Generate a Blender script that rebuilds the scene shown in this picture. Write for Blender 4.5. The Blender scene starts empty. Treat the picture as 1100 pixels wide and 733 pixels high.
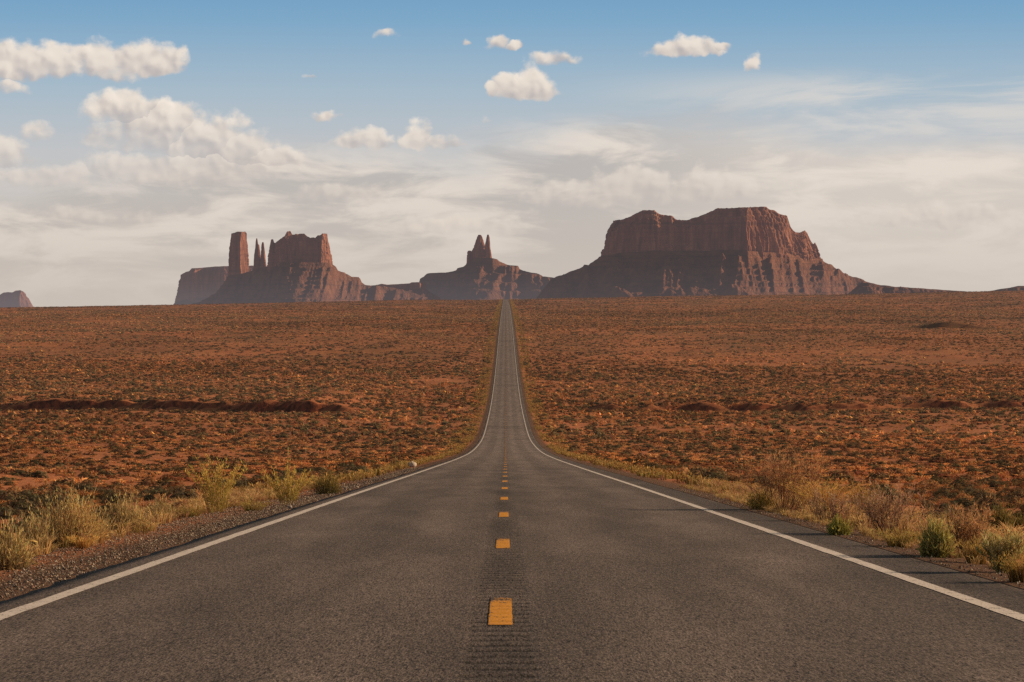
import bpy, math, random
import numpy as np
from mathutils import Vector

R = math.radians
rng = np.random.default_rng(11)
random.seed(11)
sc = bpy.context.scene
col = sc.collection

# ------------------------------------------------------------------ camera constants (metres; +Y is down the road)
F = 2800.0 / 1100.0            # focal length in picture widths
FP = 2800.0                    # the same in photograph pixels
CX, CY = 543.5, 330.0          # where the road direction / the level horizon fall
CAM_Z = 1.2

SUN_AZ, SUN_EL = 22.0, 17.0    # degrees from +X towards +Y, and above the horizon
sun_vec = np.array([math.cos(R(SUN_EL)) * math.cos(R(SUN_AZ)), math.cos(R(SUN_EL)) * math.sin(R(SUN_AZ)), math.sin(R(SUN_EL))])

# ------------------------------------------------------------------ noise
_perm = np.random.default_rng(5).permutation(4096)
_val = np.random.default_rng(6).random(4096) * 2 - 1

def _h(ix, iy, s):
    return _val[_perm[(_perm[(ix + s * 131) & 4095] + iy) & 4095]]

def vnoise(x, y, s=0):
    x = np.asarray(x, float); y = np.asarray(y, float)
    ix = np.floor(x).astype(np.int64); iy = np.floor(y).astype(np.int64)
    fx = x - ix; fy = y - iy
    fx = fx * fx * fx * (fx * (fx * 6 - 15) + 10); fy = fy * fy * fy * (fy * (fy * 6 - 15) + 10)
    a = _h(ix, iy, s); b = _h(ix + 1, iy, s); c = _h(ix, iy + 1, s); d = _h(ix + 1, iy + 1, s)
    return (a + (b - a) * fx) * (1 - fy) + (c + (d - c) * fx) * fy

def fbm(x, y, s=0, o=4, g=0.5):
    r = 0; a = 1; n = 0
    for k in range(o):
        r = r + a * vnoise(x * 2 ** k, y * 2 ** k, s + k * 7); n += a; a *= g
    return r / n

def ridged(x, y, s=0, o=3):
    r = 0; a = 1; n = 0
    for k in range(o):
        r = r + a * (1 - 2 * np.abs(vnoise(x * 2 ** k, y * 2 ** k, s + k * 5))); n += a; a *= 0.5
    return r / n

def sstep(a, b, x):
    t = np.clip((np.asarray(x, float) - a) / (b - a), 0, 1)
    return t * t * (3 - 2 * t)

def pchip(xs, ys):
    xs = np.array(xs, float); ys = np.array(ys, float)
    m = np.gradient(ys, xs)
    def f(q):
        q = np.asarray(q, float)
        i = np.clip(np.searchsorted(xs, q) - 1, 0, len(xs) - 2)
        h = xs[i + 1] - xs[i]; t = np.clip((q - xs[i]) / h, 0, 1)
        return ((2*t**3 - 3*t**2 + 1) * ys[i] + (t**3 - 2*t**2 + t) * h * m[i] + (-2*t**3 + 3*t**2) * ys[i+1] + (t**3 - t**2) * h * m[i+1])
    return f

# ------------------------------------------------------------------ the lie of the land
_rd = [(-60, -3.1), (0, 0), (60, 3.1), (130, 6.75), (200, 10.35), (260, 13.3), (324, 16.1), (400, 18.9), (524, 21.3), (640, 22.35),
       (760, 22.2), (973, 19.6), (1336, 13.0), (1900, 5.4), (2555, -1.3), (3300, -7.5), (4000, -13.0), (4500, -12.0), (6000, 2.0), (9000, 30.0), (14000, 62.0), (60000, 75.0)]
_road = pchip([p[0] for p in _rd], [-p[1] for p in _rd])

def road_z(y):
    return _road(y)

EDGE_L, EDGE_R = -3.95, 4.45       # edge of the asphalt

def bank_line(x):
    return 612 + 9 * fbm(x / 60, 3.3, 40) + 0.10 * np.abs(x) + 1.4 * vnoise(x / 9, 1.2, 44) + 1.3 * vnoise(x / 4.2, 5.2, 45)

def ground_z(x, y, micro=True):
    x = np.asarray(x, float); y = np.asarray(y, float)
    t = np.where(x < 0, EDGE_L - x, x - EDGE_R)
    t = np.maximum(t, 0)
    z = road_z(y)
    z = z + 0.0165 * x * sstep(1300, 4000, y)
    near = 1 - sstep(150, 500, y)
    z = z - 0.05 - 0.05 * sstep(0, 0.9, t) - 0.22 * sstep(0.9, 3.4, t) - (0.35 + 0.75 * near) * sstep(3, 14, t)
    k = sstep(2, 16, t)
    z = z + k * 0.22 * fbm(x / 9, y / 11, 1, 3) + sstep(6, 40, t) * (0.55 * fbm(x / 46, y / 60, 2, 3)) + sstep(20, 160, t) * 1.5 * fbm(x / 260, y / 300, 3, 2)
    far = sstep(900, 2200, y)
    z = z + sstep(10, 120, t) * far * 2.6 * fbm(x / 420, y / 190, 9, 3) * (1 - sstep(3600, 4200, y) * 0.7)
    # cut banks of the dry washes
    yb = bank_line(x)
    gl = sstep(32, 42, -x) * np.maximum(0.9, 2.1 + 1.5 * fbm(x / 8, 0.5, 41, 4, 0.7))
    gr = sstep(16, 26, x) * np.maximum(0, 1.5 + 2.0 * fbm(x / 8, 4.5, 42, 4, 0.7))
    prof = sstep(-0.9, 0.9, y - yb) * np.exp(-np.maximum(y - yb, 0) / 110) - 0.35 * np.exp(-((y - yb + 6) / 8) ** 2)
    z = z + (gl + gr) * prof
    yb2 = 1530 + 18 * vnoise(x / 25, 9.1, 47) - 0.25 * (x - 255)
    z = z + 4.2 * np.exp(-((x - 262) / 17) ** 2) * sstep(-2, 2, y - yb2) * np.exp(-np.maximum(y - yb2, 0) / 60)
    yb3 = 1120 + 30 * fbm(x / 90, 2.2, 48)
    z = z + np.maximum(0, fbm(x / 40, 7.7, 49) * 2.2) * sstep(20, 60, np.abs(x)) * sstep(-1.5, 1.5, y - yb3) * np.exp(-np.maximum(y - yb3, 0) / 70)
    if micro:
        z = z + sstep(0.8, 3, t) * 0.035 * fbm(x / 0.9, y / 1.1, 4, 3) * (1 - sstep(150, 400, y))
    return z

def bare_mask(x, y):
    """1 where the red soil is bare."""
    n = fbm(x / 23, y / 34, 60, 3) + 0.55 * fbm(x / 90, y / 160, 61, 2) + np.where(x < 0, 0.16, -0.30) * (1 - sstep(450, 900, y)) + np.where(x < 0, 0.0, -0.12)
    b = sstep(0.18, 0.5, n)
    yb = bank_line(x)
    side = np.where(x < 0, sstep(30, 40, -x), sstep(14, 24, x))
    b = np.maximum(b, side * (np.abs(y - yb) < 0.8))
    # the strip of open red soil behind the roadside plants
    t = np.where(x < 0, EDGE_L - x, x - EDGE_R)
    strip = sstep(2.6, 3.8, t) * (1 - sstep(9, 20, t)) * (1 - sstep(90, 140, y)) * sstep(-0.45, 0.05, fbm(x / 7, y / 16, 66, 2))
    return np.maximum(b, strip * 0.93)

# ------------------------------------------------------------------ object helpers
def tag(o, label=None, cat=None, group=None, kind=None):
    if label: o['label'] = label
    if cat: o['category'] = cat
    if group: o['group'] = group
    if kind: o['kind'] = kind
    return o

def link(name, me, mat=None, parent=None):
    o = bpy.data.objects.new(name, me)
    col.objects.link(o)
    if mat is not None and me is not None:
        me.materials.clear(); me.materials.append(mat)
    if parent is not None: o.parent = parent
    return o

def empty(name, loc):
    o = bpy.data.objects.new(name, None); col.objects.link(o)
    o.location = loc; o.empty_display_size = 0.3
    return o

def tri_mesh(name, V, C=None):
    V = np.ascontiguousarray(V, dtype=np.float32); n = len(V)
    me = bpy.data.meshes.new(name)
    me.vertices.add(n * 3); me.vertices.foreach_set('co', V.reshape(-1))
    me.loops.add(n * 3); me.loops.foreach_set('vertex_index', np.arange(n * 3, dtype=np.int32))
    me.polygons.add(n); me.polygons.foreach_set('loop_start', np.arange(0, n * 3, 3, dtype=np.int32))
    me.update(calc_edges=True)
    if C is not None:
        a = me.attributes.new('tone', 'FLOAT_COLOR', 'FACE')
        rgba = np.ones((n, 4), np.float32); rgba[:, :3] = C
        a.data.foreach_set('color', rgba.reshape(-1))
    return me

def grid_mesh(name, P, smooth=True, wrap=False):
    """P: (rows, cols, 3)"""
    r, c = P.shape[:2]
    me = bpy.data.meshes.new(name)
    i = np.arange(r * c).reshape(r, c)
    if wrap:
        j = np.roll(i, -1, 1)
        q = np.stack([i[:-1], j[:-1], j[1:], i[1:]], -1).reshape(-1, 4)
    else:
        q = np.stack([i[:-1, :-1], i[:-1, 1:], i[1:, 1:], i[1:, :-1]], -1).reshape(-1, 4)
    n = len(q)
    me.vertices.add(r * c); me.vertices.foreach_set('co', np.ascontiguousarray(P, dtype=np.float32).reshape(-1))
    me.loops.add(n * 4); me.loops.foreach_set('vertex_index', q.astype(np.int32).reshape(-1))
    me.polygons.add(n); me.polygons.foreach_set('loop_start', np.arange(0, n * 4, 4, dtype=np.int32))
    if smooth: me.polygons.foreach_set('use_smooth', np.ones(n, bool))
    me.update(calc_edges=True)
    return me

# ------------------------------------------------------------------ shader node helper
class NT:
    def __init__(s, tree): s.t = tree; s.n = tree.nodes; s.l = tree.links
    def put(s, sock, v):
        if v is None: return
        if isinstance(v, bpy.types.NodeSocket): s.l.new(v, sock)
        else: sock.default_value = v
    def m(s, op, a, b=None, c=None, clamp=False):
        n = s.n.new('ShaderNodeMath'); n.operation = op; n.use_clamp = clamp
        s.put(n.inputs[0], a); s.put(n.inputs[1], b); s.put(n.inputs[2], c)
        return n.outputs[0]
    def v(s, op, a, b=None, scale=None):
        n = s.n.new('ShaderNodeVectorMath'); n.operation = op
        s.put(n.inputs[0], a); s.put(n.inputs[1], b)
        if scale is not None: s.put(n.inputs['Scale'], scale)
        return n.outputs['Value'] if op in ('DOT_PRODUCT', 'LENGTH') else n.outputs['Vector']
    def noise(s, vec, scale, detail=4, rough=0.55, dim='3D', dist=0.0):
        n = s.n.new('ShaderNodeTexNoise'); n.noise_dimensions = dim
        s.put(n.inputs['Vector'], vec); n.inputs['Scale'].default_value = scale
        n.inputs['Detail'].default_value = detail; n.inputs['Roughness'].default_value = rough; n.inputs['Distortion'].default_value = dist
        return n.outputs[0]
    def voro(s, vec, scale, feat='F1'):
        n = s.n.new('ShaderNodeTexVoronoi'); n.feature = feat
        s.put(n.inputs['Vector'], vec); n.inputs['Scale'].default_value = scale
        return n.outputs['Distance'], n.outputs['Color']
    def mix(s, f, a, b, mode='MIX'):
        n = s.n.new('ShaderNodeMix'); n.data_type = 'RGBA'; n.blend_type = mode
        s.put(n.inputs[0], f); s.put(n.inputs[6], a); s.put(n.inputs[7], b)
        return n.outputs[2]
    def ramp(s, f, stops):
        n = s.n.new('ShaderNodeValToRGB'); e = n.color_ramp.elements
        while len(e) < len(stops): e.new(0.5)
        for k, (p, c) in enumerate(stops):
            e[k].position = p; e[k].color = c if len(c) == 4 else (*c, 1)
        s.put(n.inputs[0], f)
        return n.outputs[0]
    def ss(s, a, b, x):
        n = s.n.new('ShaderNodeMapRange'); n.interpolation_type = 'SMOOTHSTEP'
        s.put(n.inputs[0], x); n.inputs[1].default_value = a; n.inputs[2].default_value = b
        return n.outputs[0]
    def xyz(s, v):
        n = s.n.new('ShaderNodeSeparateXYZ'); s.l.new(v, n.inputs[0]); return n.outputs
    def comb(s, x, y, z):
        n = s.n.new('ShaderNodeCombineXYZ'); s.put(n.inputs[0], x); s.put(n.inputs[1], y); s.put(n.inputs[2], z); return n.outputs[0]

def new_mat(name):
    m = bpy.data.materials.new(name); m.use_nodes = True
    m.node_tree.nodes.clear()
    return m, NT(m.node_tree)

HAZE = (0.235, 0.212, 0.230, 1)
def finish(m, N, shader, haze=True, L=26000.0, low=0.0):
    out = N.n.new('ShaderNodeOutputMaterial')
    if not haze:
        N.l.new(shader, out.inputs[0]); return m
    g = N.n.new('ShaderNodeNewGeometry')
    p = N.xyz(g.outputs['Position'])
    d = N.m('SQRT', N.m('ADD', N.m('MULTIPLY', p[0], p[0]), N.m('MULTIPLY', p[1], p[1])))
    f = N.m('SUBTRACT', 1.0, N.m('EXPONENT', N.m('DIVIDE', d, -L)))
    if low:   # painted haze glows stronger low down, for dust over the plain
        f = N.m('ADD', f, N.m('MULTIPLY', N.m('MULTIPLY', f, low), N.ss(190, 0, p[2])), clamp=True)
    e = N.n.new('ShaderNodeEmission'); e.inputs[0].default_value = HAZE; e.inputs[1].default_value = 1.0  # aerial haze put into the material as glow, growing with distance
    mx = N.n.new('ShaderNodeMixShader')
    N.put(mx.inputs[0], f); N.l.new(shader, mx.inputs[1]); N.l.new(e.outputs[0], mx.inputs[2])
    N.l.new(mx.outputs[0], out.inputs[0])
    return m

def bump(N, h, strength, dist):
    b = N.n.new('ShaderNodeBump'); b.inputs['Strength'].default_value = strength; b.inputs['Distance'].default_value = dist
    N.put(b.inputs['Height'], h); return b.outputs[0]

def diffuse(N, c, normal=None, rough=0.9, spec=0.1):
    b = N.n.new('ShaderNodeBsdfPrincipled')
    N.put(b.inputs['Base Color'], c); b.inputs['Roughness'].default_value = rough; b.inputs['Specular IOR Level'].default_value = spec
    if normal is not None: N.l.new(normal, b.inputs['Normal'])
    return b.outputs[0]

def pos(N):
    return N.n.new('ShaderNodeNewGeometry').outputs['Position']

# ------------------------------------------------------------------ materials
def mat_ground():
    m, N = new_mat('red_desert_soil')
    p = pos(N); x = N.xyz(p)
    n1 = N.noise(p, 0.035, 5, 0.6); n2 = N.noise(p, 0.5, 5, 0.65); n3 = N.noise(p, 7.0, 4, 0.7)
    soil = N.ramp(n1, [(0.30, (0.37, 0.105, 0.040)), (0.5, (0.54, 0.178, 0.070)), (0.72, (0.64, 0.250, 0.108))])
    soil = N.mix(N.ss(0.45, 0.75, n2), soil, (0.24, 0.075, 0.035, 1))
    soil = N.mix(N.m('MULTIPLY', n3, 0.55), soil, (0.55, 0.24, 0.12, 1))
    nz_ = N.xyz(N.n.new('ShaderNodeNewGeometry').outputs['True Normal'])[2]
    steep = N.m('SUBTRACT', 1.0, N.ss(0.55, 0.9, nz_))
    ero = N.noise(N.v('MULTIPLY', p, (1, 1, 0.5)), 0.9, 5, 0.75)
    soil = N.mix(steep, soil, N.mix(N.ss(0.35, 0.62, ero), (0.060, 0.020, 0.012, 1), (0.30, 0.082, 0.034, 1)))  # steep bank faces darkened: their shade is put into the soil colour
    # far away the low growth merges into the soil colour
    cover = N.noise(N.v('MULTIPLY', p, (1, 0.55, 1)), 0.022, 6, 0.7)
    scrub = N.mix(N.ss(0.35, 0.65, N.noise(p, 0.011, 4, 0.6)), (0.19, 0.105, 0.050, 1), (0.30, 0.14, 0.064, 1))
    farf = N.m('MULTIPLY', N.ss(250, 1800, x[1]), N.ss(0.36, 0.62, cover))
    c = N.mix(farf, soil, scrub)
    # gravel shoulder
    ax = N.m('ABSOLUTE', N.m('SUBTRACT', x[0], 0.25))
    sh = N.m('SUBTRACT', 1.0, N.ss(4.75, 5.5, N.m('ADD', ax, N.m('MULTIPLY', N.m('SUBTRACT', n2, 0.5), 1.2))))
    vd, vc = N.voro(p, 38.0)
    grav = N.mix(N.ss(0.1, 0.55, vd), (0.34, 0.235, 0.165, 1), (0.12, 0.082, 0.060, 1))
    grav = N.mix(0.4, grav, N.mix(0.5, vc, (0.2, 0.15, 0.12, 1)), 'MULTIPLY')
    c = N.mix(N.m('MULTIPLY', sh, 0.85), c, grav)
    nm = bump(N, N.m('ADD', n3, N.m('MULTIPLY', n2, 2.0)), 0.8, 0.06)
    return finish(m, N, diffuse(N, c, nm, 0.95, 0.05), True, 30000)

def mat_asphalt():
    m, N = new_mat('worn_asphalt')
    p = pos(N); x = N.xyz(p)
    el = N.v('MULTIPLY', p, (1.0, 0.16, 1.0))
    g1 = N.noise(el, 72, 2, 0.6); g2 = N.noise(p, 34, 2, 0.6); g3 = N.noise(el, 28, 3, 0.7)
    big = N.noise(N.v('MULTIPLY', p, (1, 0.12, 1)), 1.3, 4, 0.6)
    base = N.mix(N.ss(0.35, 0.7, big), (0.142, 0.106, 0.091, 1), (0.186, 0.138, 0.119, 1))
    f = N.m('ADD', N.m('MULTIPLY', N.m('SUBTRACT', g1, 0.5), 3.6), N.m('MULTIPLY', N.m('SUBTRACT', g2, 0.5), 1.4))
    f = N.m('ADD', f, N.m('MULTIPLY', N.m('SUBTRACT', g3, 0.5), 2.0))
    k = N.m('ADD', 1.0, N.m('MULTIPLY', f, 0.95))
    k = N.m('MAXIMUM', k, 0.16)
    c = N.v('SCALE', base, scale=k)
    # light stone chips
    ch = N.ss(0.62, 0.72, N.noise(el, 50, 1, 0.5))
    c = N.mix(N.m('MULTIPLY', ch, 0.55), c, (0.30, 0.23, 0.18, 1))
    # wheel tracks: paler polished paths, darker strip along the middle of each lane
    ax = N.m('ABSOLUTE', x[0])
    tr = N.m('ADD', N.m('SUBTRACT', 1.0, N.ss(0.15, 0.6, N.m('ABSOLUTE', N.m('SUBTRACT', ax, 0.95)))), N.m('SUBTRACT', 1.0, N.ss(0.15, 0.6, N.m('ABSOLUTE', N.m('SUBTRACT', ax, 2.75)))))
    c = N.v('SCALE', c, scale=N.m('ADD', 0.89, N.m('MULTIPLY', tr, 0.20)))
    # dark stain along the milled strip, strongest between the dashes
    sx = N.m('SUBTRACT', 1.0, N.ss(0.06, 0.30, N.m('ABSOLUTE', N.m('ADD', x[0], N.m('ADD', 0.04, N.m('MULTIPLY', N.m('SUBTRACT', N.noise(p, 1.1, 3), 0.5), 0.35))))))
    yy = N.m('FRACT', N.m('DIVIDE', N.m('SUBTRACT', x[1], 17.0), 12.2))
    gap = N.m('MULTIPLY', N.ss(0.20, 0.45, yy), N.m('SUBTRACT', 1.0, N.ss(0.80, 1.0, yy)))
    dk = N.m('MULTIPLY', sx, N.m('ADD', 0.02, N.m('MULTIPLY', gap, 0.24)))
    c = N.v('SCALE', c, scale=N.m('SUBTRACT', 1.0, dk))
    # groove bottoms darkened: dirt and tar, plus shade painted for the shallow relief
    zfr = N.m('FRACT', N.m('DIVIDE', x[1], 0.40))
    grv = N.m('MULTIPLY', N.m('MULTIPLY', N.ss(0.08, 0.2, zfr), N.m('SUBTRACT', 1.0, N.ss(0.36, 0.52, zfr))), N.m('SUBTRACT', 1.0, N.ss(0.15, 0.225, N.m('ABSOLUTE', N.m('ADD', x[0], 0.04)))))
    grv = N.m('MULTIPLY', grv, N.ss(0.30, 0.55, N.noise(p, 9, 3, 0.6)))
    grv = N.m('MULTIPLY', grv, N.m('SUBTRACT', 1.0, N.ss(26, 60, x[1])))
    c = N.v('SCALE', c, scale=N.m('SUBTRACT', 1.0, N.m('MULTIPLY', grv, 0.62)))
    # asphalt edge outside the line is darker
    ed = N.ss(3.72, 3.95, ax)
    c = N.v('SCALE', c, scale=N.m('SUBTRACT', 1.0, N.m('MULTIPLY', ed, 0.28)))
    bl = N.noise(N.v('MULTIPLY', p, (0.8, 0.10, 1)), 0.9, 5, 0.65, '3D', 0.6)
    c = N.v('SCALE', c, scale=N.m('ADD', 0.86, N.m('MULTIPLY', N.ss(0.35, 0.65, bl), 0.26)))
    # far patches, joints and cross stains
    st = N.noise(N.v('MULTIPLY', p, (0.25, 1, 1)), 0.045, 4, 0.6)
    c = N.v('SCALE', c, scale=N.m('ADD', 0.84, N.m('MULTIPLY', st, 0.32)))
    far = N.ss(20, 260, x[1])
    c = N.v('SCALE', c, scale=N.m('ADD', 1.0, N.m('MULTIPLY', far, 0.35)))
    jn = N.noise(N.comb(N.m('MULTIPLY', x[0], 0.05), x[1], 0.0), 0.02, 2, 0.5)
    c = N.v('SCALE', c, scale=N.m('SUBTRACT', 1.0, N.m('MULTIPLY', N.ss(0.60, 0.64, jn), 0.18)))
    nm = bump(N, N.m('ADD', g2, N.m('MULTIPLY', g1, 0.8)), 0.55, 0.012)
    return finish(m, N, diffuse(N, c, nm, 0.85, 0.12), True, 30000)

def mat_paint(name, a, b, wear_lo, wear_hi, grit=0.35, dash=False):
    m, N = new_mat(name)
    p = pos(N)
    w = N.m('ADD', N.m('MULTIPLY', N.noise(p, 9, 4, 0.7), 0.5), N.m('MULTIPLY', N.noise(N.v('MULTIPLY', p, (1, 0.2, 1)), 75, 2, 0.6), 0.5))
    c = N.mix(N.noise(p, 2.0, 4, 0.6), a, b)
    if dash:      # the far end of each dash is worn away first
        dy = N.m('MULTIPLY', N.m('FRACT', N.m('DIVIDE', N.m('SUBTRACT', N.xyz(p)[1], 17.0), 12.2)), 12.2)
        w = N.m('ADD', w, N.m('MULTIPLY', N.ss(2.15, 3.0, dy), 0.15))
        w = N.m('ADD', w, N.m('MULTIPLY', N.ss(-0.085, -0.125, N.xyz(p)[0]), 0.10))
    c = N.mix(N.ss(wear_lo, wear_hi, w), c, (0.10, 0.072, 0.058, 1))
    c = N.v('SCALE', c, scale=N.m('ADD', 1 - grit * 0.5, N.m('MULTIPLY', N.noise(N.v('MULTIPLY', p, (1, 0.25, 1)), 60, 2), grit)))
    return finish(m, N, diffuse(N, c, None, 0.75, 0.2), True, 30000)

def mat_leaf(name, trans=0.22):
    m, N = new_mat(name)
    a = N.n.new('ShaderNodeAttribute'); a.attribute_name = 'tone'
    d = N.n.new('ShaderNodeBsdfDiffuse'); N.l.new(a.outputs['Color'], d.inputs[0])
    t = N.n.new('ShaderNodeBsdfTranslucent'); N.l.new(a.outputs['Color'], t.inputs[0])
    mx = N.n.new('ShaderNodeMixShader'); mx.inputs[0].default_value = trans
    N.l.new(d.outputs[0], mx.inputs[1]); N.l.new(t.outputs[0], mx.inputs[2])
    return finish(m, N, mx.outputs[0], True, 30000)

def mat_rock(name, hazeL, low, talus):
    m, N = new_mat(name)
    p = pos(N); x = N.xyz(p)
    warp = N.noise(p, 0.006, 4, 0.6)
    zz = N.m('ADD', x[2], N.m('MULTIPLY', warp, 26))
    st = N.noise(N.comb(0, 0, zz), 0.085, 4, 0.75)
    st2 = N.noise(N.v('MULTIPLY', p, (0.2, 0.2, 3.0)), 0.03, 5, 0.7)
    vs = N.noise(N.v('MULTIPLY', p, (1, 1, 0.12)), 0.055, 5, 0.7)
    if talus:
        c = N.ramp(N.noise(p, 0.02, 6, 0.7), [(0.3, (0.13, 0.052, 0.030)), (0.5, (0.235, 0.094, 0.053)), (0.7, (0.35, 0.152, 0.087))])
        c = N.mix(N.m('MULTIPLY', N.ss(0.5, 0.60, st), 0.65), c, (0.115, 0.056, 0.042, 1))
        c = N.mix(N.m('MULTIPLY', N.ss(0.5, 0.65, N.noise(p, 0.09, 3, 0.6)), 0.5), c, (0.12, 0.08, 0.045, 1))
    else:
        c = N.ramp(vs, [(0.28, (0.13, 0.054, 0.038)), (0.5, (0.33, 0.132, 0.080)), (0.72, (0.52, 0.230, 0.142))])
        c = N.mix(N.m('MULTIPLY', N.ss(0.50, 0.60, st), 0.55), c, (0.15, 0.068, 0.050, 1))
        c = N.mix(N.m('MULTIPLY', N.ss(0.5, 0.7, st2), 0.35), c, (0.46, 0.22, 0.13, 1))
    h = N.m('ADD', N.m('MULTIPLY', vs, 1.0), N.m('MULTIPLY', N.noise(p, 0.05, 4, 0.6), 0.9 if talus else 0.45))
    nm = bump(N, h, 1.0, 10.0 if talus else 6.0)
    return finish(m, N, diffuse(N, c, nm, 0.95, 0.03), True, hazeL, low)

def mat_stone(name, a, b, haze=True):
    m, N = new_mat(name)
    p = pos(N)
    c = N.mix(N.noise(p, 14, 4, 0.7), a, b)
    nm = bump(N, N.noise(p, 30, 4, 0.7), 0.6, 0.02)
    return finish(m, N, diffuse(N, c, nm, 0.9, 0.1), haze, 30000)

M_ground = mat_ground(); M_asphalt = mat_asphalt()
M_white = mat_paint('white_road_paint', (0.90, 0.77, 0.69, 1), (0.72, 0.59, 0.52, 1), 0.51, 0.66)
M_yellow = mat_paint('yellow_road_paint', (0.90, 0.37, 0.028, 1), (0.78, 0.31, 0.024, 1), 0.54, 0.66, 0.5, True)
M_leaf = mat_leaf('dry_leaf', 0.3)

# ------------------------------------------------------------------ ground sheet
def build_ground():
    ys = list(np.arange(-60, 8, 4.0)) + list(np.arange(8, 60, 0.32))
    y = 60.0
    while y < 4300:
        st = max(0.32, y * 0.0052)
        if 560 < y < 680: st = 0.9
        if 1480 < y < 1580: st = 2.0
        ys.append(y); y += st
    while y < 60000:
        ys.append(y); y *= 1.10
    ys = np.array(ys)
    n = 150
    u = (np.arange(n + 1) / n) ** 1.55
    w = 0.30 * (np.abs(ys) + 70) + 10
    wfar = np.where(ys > 4300, 0.30 + (ys - 4300) / 20000, 0.30); w = np.where(ys > 4300, w * wfar / 0.30, w)
    XL = EDGE_L + 0.10 - w[:, None] * u[None, ::-1]
    XR = EDGE_R - 0.10 + w[:, None] * u[None, :]
    X = np.concatenate([XL, XR], 1)
    Y = np.repeat(ys[:, None], X.shape[1], 1)
    Z = ground_z(X, Y)
    Z[:, n] -= 0.03; Z[:, n + 1] -= 0.03
    # beneath the slab
    o = link('ground', grid_mesh('ground', np.stack([X, Y, Z], -1)), M_ground)
    tag(o, kind='structure')
build_ground()

# ------------------------------------------------------------------ road
G_HALF, G_C, G_P = 0.205, -0.04, 0.40
def groove(x, y):
    ph = (y / G_P) % 1.0
    g = sstep(0.06, 0.2, ph) * (1 - sstep(0.38, 0.52, ph))
    s = 1 - sstep(G_HALF - 0.04, G_HALF + 0.03, np.abs(x - G_C))
    return -0.007 * g * s * (1 - sstep(50, 72, y))

def road_surf(x, y):
    return road_z(y) - 0.012 * np.abs(x) + groove(x, y)

def road_rows(y0, y1, fine_to=74.0, fine=0.035):
    ys = []
    y = y0
    while y < y1:
        ys.append(y)
        y += 2.0 if y < 9 else (fine if y < fine_to else max(0.6, 0.010 * y))
    ys.append(y1)
    return np.array(ys)

ys = road_rows(-40, 4350)
xs = np.array([EDGE_L - 0.03, EDGE_L, EDGE_L + 0.15, -3.3, -2.4, -1.5, -0.8, -0.4, -0.30, -0.275, -0.25, -0.225, -0.20, -0.15, -0.08, 0.0, 0.06, 0.12, 0.145, 0.17, 0.195, 0.22, 0.3, 0.5, 1.2, 2.2, 3.2, 3.8, EDGE_R - 0.15, EDGE_R, EDGE_R + 0.03])
X = np.repeat(xs[None], len(ys), 0); Y = np.repeat(ys[:, None], len(xs), 1)
wob = 0.05 * fbm(ys / 0.7, 0 * ys, 30, 4) + 0.06 * fbm(ys / 5, 0 * ys, 31, 2)
wob2 = 0.06 * fbm(ys / 0.6, 0 * ys, 32, 4) + 0.09 * fbm(ys / 6, 0 * ys, 33, 2)
X[:, 0] += wob; X[:, 1] += wob; X[:, -1] += wob2; X[:, -2] += wob2
Z = road_surf(X, Y)
Z[:, 0] -= 0.10; Z[:, -1] -= 0.10
road = link('road', grid_mesh('road', np.stack([X, Y, Z], -1)), M_asphalt)
tag(road, kind='structure')

def strip(name, x0, x1, y0, y1, mat, nx=2, fine=0.035, lift=0.004, jit=0.0):
    yy = np.arange(y0, y1, fine) if (y1 - y0) < 8 else road_rows(y0, y1, 74 if fine < 0.1 else 9, fine)
    if yy[-1] < y1: yy = np.append(yy, y1)
    xx = np.linspace(x0, x1, nx)
    X = np.repeat(xx[None], len(yy), 0); Y = np.repeat(yy[:, None], nx, 1)
    if jit:
        X[:, 0] += jit * fbm(yy / 0.25, 0 * yy, int(70 + x0 * 3), 3); X[:, -1] += jit * fbm(yy / 0.25, 0 * yy, int(90 + x0 * 3), 3)
    lf = lift + 0.00004 * np.maximum(Y - 100, 0)
    return link(name, grid_mesh(name, np.stack([X, Y, road_surf(X, Y) + lf], -1)), mat, road)

strip('edge_line', -3.65, -3.505, -40, 4300, M_white, 2, 0.12, 0.004, 0.012)
strip('edge_line', 3.565, 3.71, -40, 4300, M_white, 2, 0.12, 0.004, 0.012)

D0, CYC, DL = 17.0, 12.2, 3.05
far_dashes = []
k = 0
for i in range(-1, 340):
    y0 = D0 + i * CYC
    if y0 > 4150: break
    if k < 96:
        strip('centre_dash', -0.037 - 0.08, -0.037 + 0.08, y0, y0 + DL, M_yellow, 5, 0.035 if y0 < 74 else 1.0, 0.004, 0.004 if y0 < 74 else 0)
        k += 1
    else:
        yy = np.array([y0, y0 + DL]); X = np.array([[-0.12, 0.05], [-0.12, 0.05]]); Y = np.array([[y0, y0], [y0 + DL, y0 + DL]])
        P = np.stack([X, Y, road_surf(X, Y) + 0.004 + 0.00004 * (Y - 100)], -1)
        far_dashes += [[P[0, 0], P[0, 1], P[1, 1]], [P[0, 0], P[1, 1], P[1, 0]]]
fd = link('centre_dash', tri_mesh('far_dashes', np.array(far_dashes)), M_yellow, road)
fd['kind'] = 'stuff'

# ------------------------------------------------------------------ plant shapes (all thin triangles)
def unit(v):
    return v / np.maximum(np.linalg.norm(v, axis=-1, keepdims=True), 1e-9)

def tris(c, axis, side, ln, wd):
    """leaf triangles: centre at base c, tip along axis"""
    a = c - side * wd[:, None] * 0.5; b = c + side * wd[:, None] * 0.5; t = c + axis * ln[:, None]
    return np.stack([a, b, t], 1)

def rnd_unit(n, r):
    return unit(r.normal(size=(n, 3)))

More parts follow.
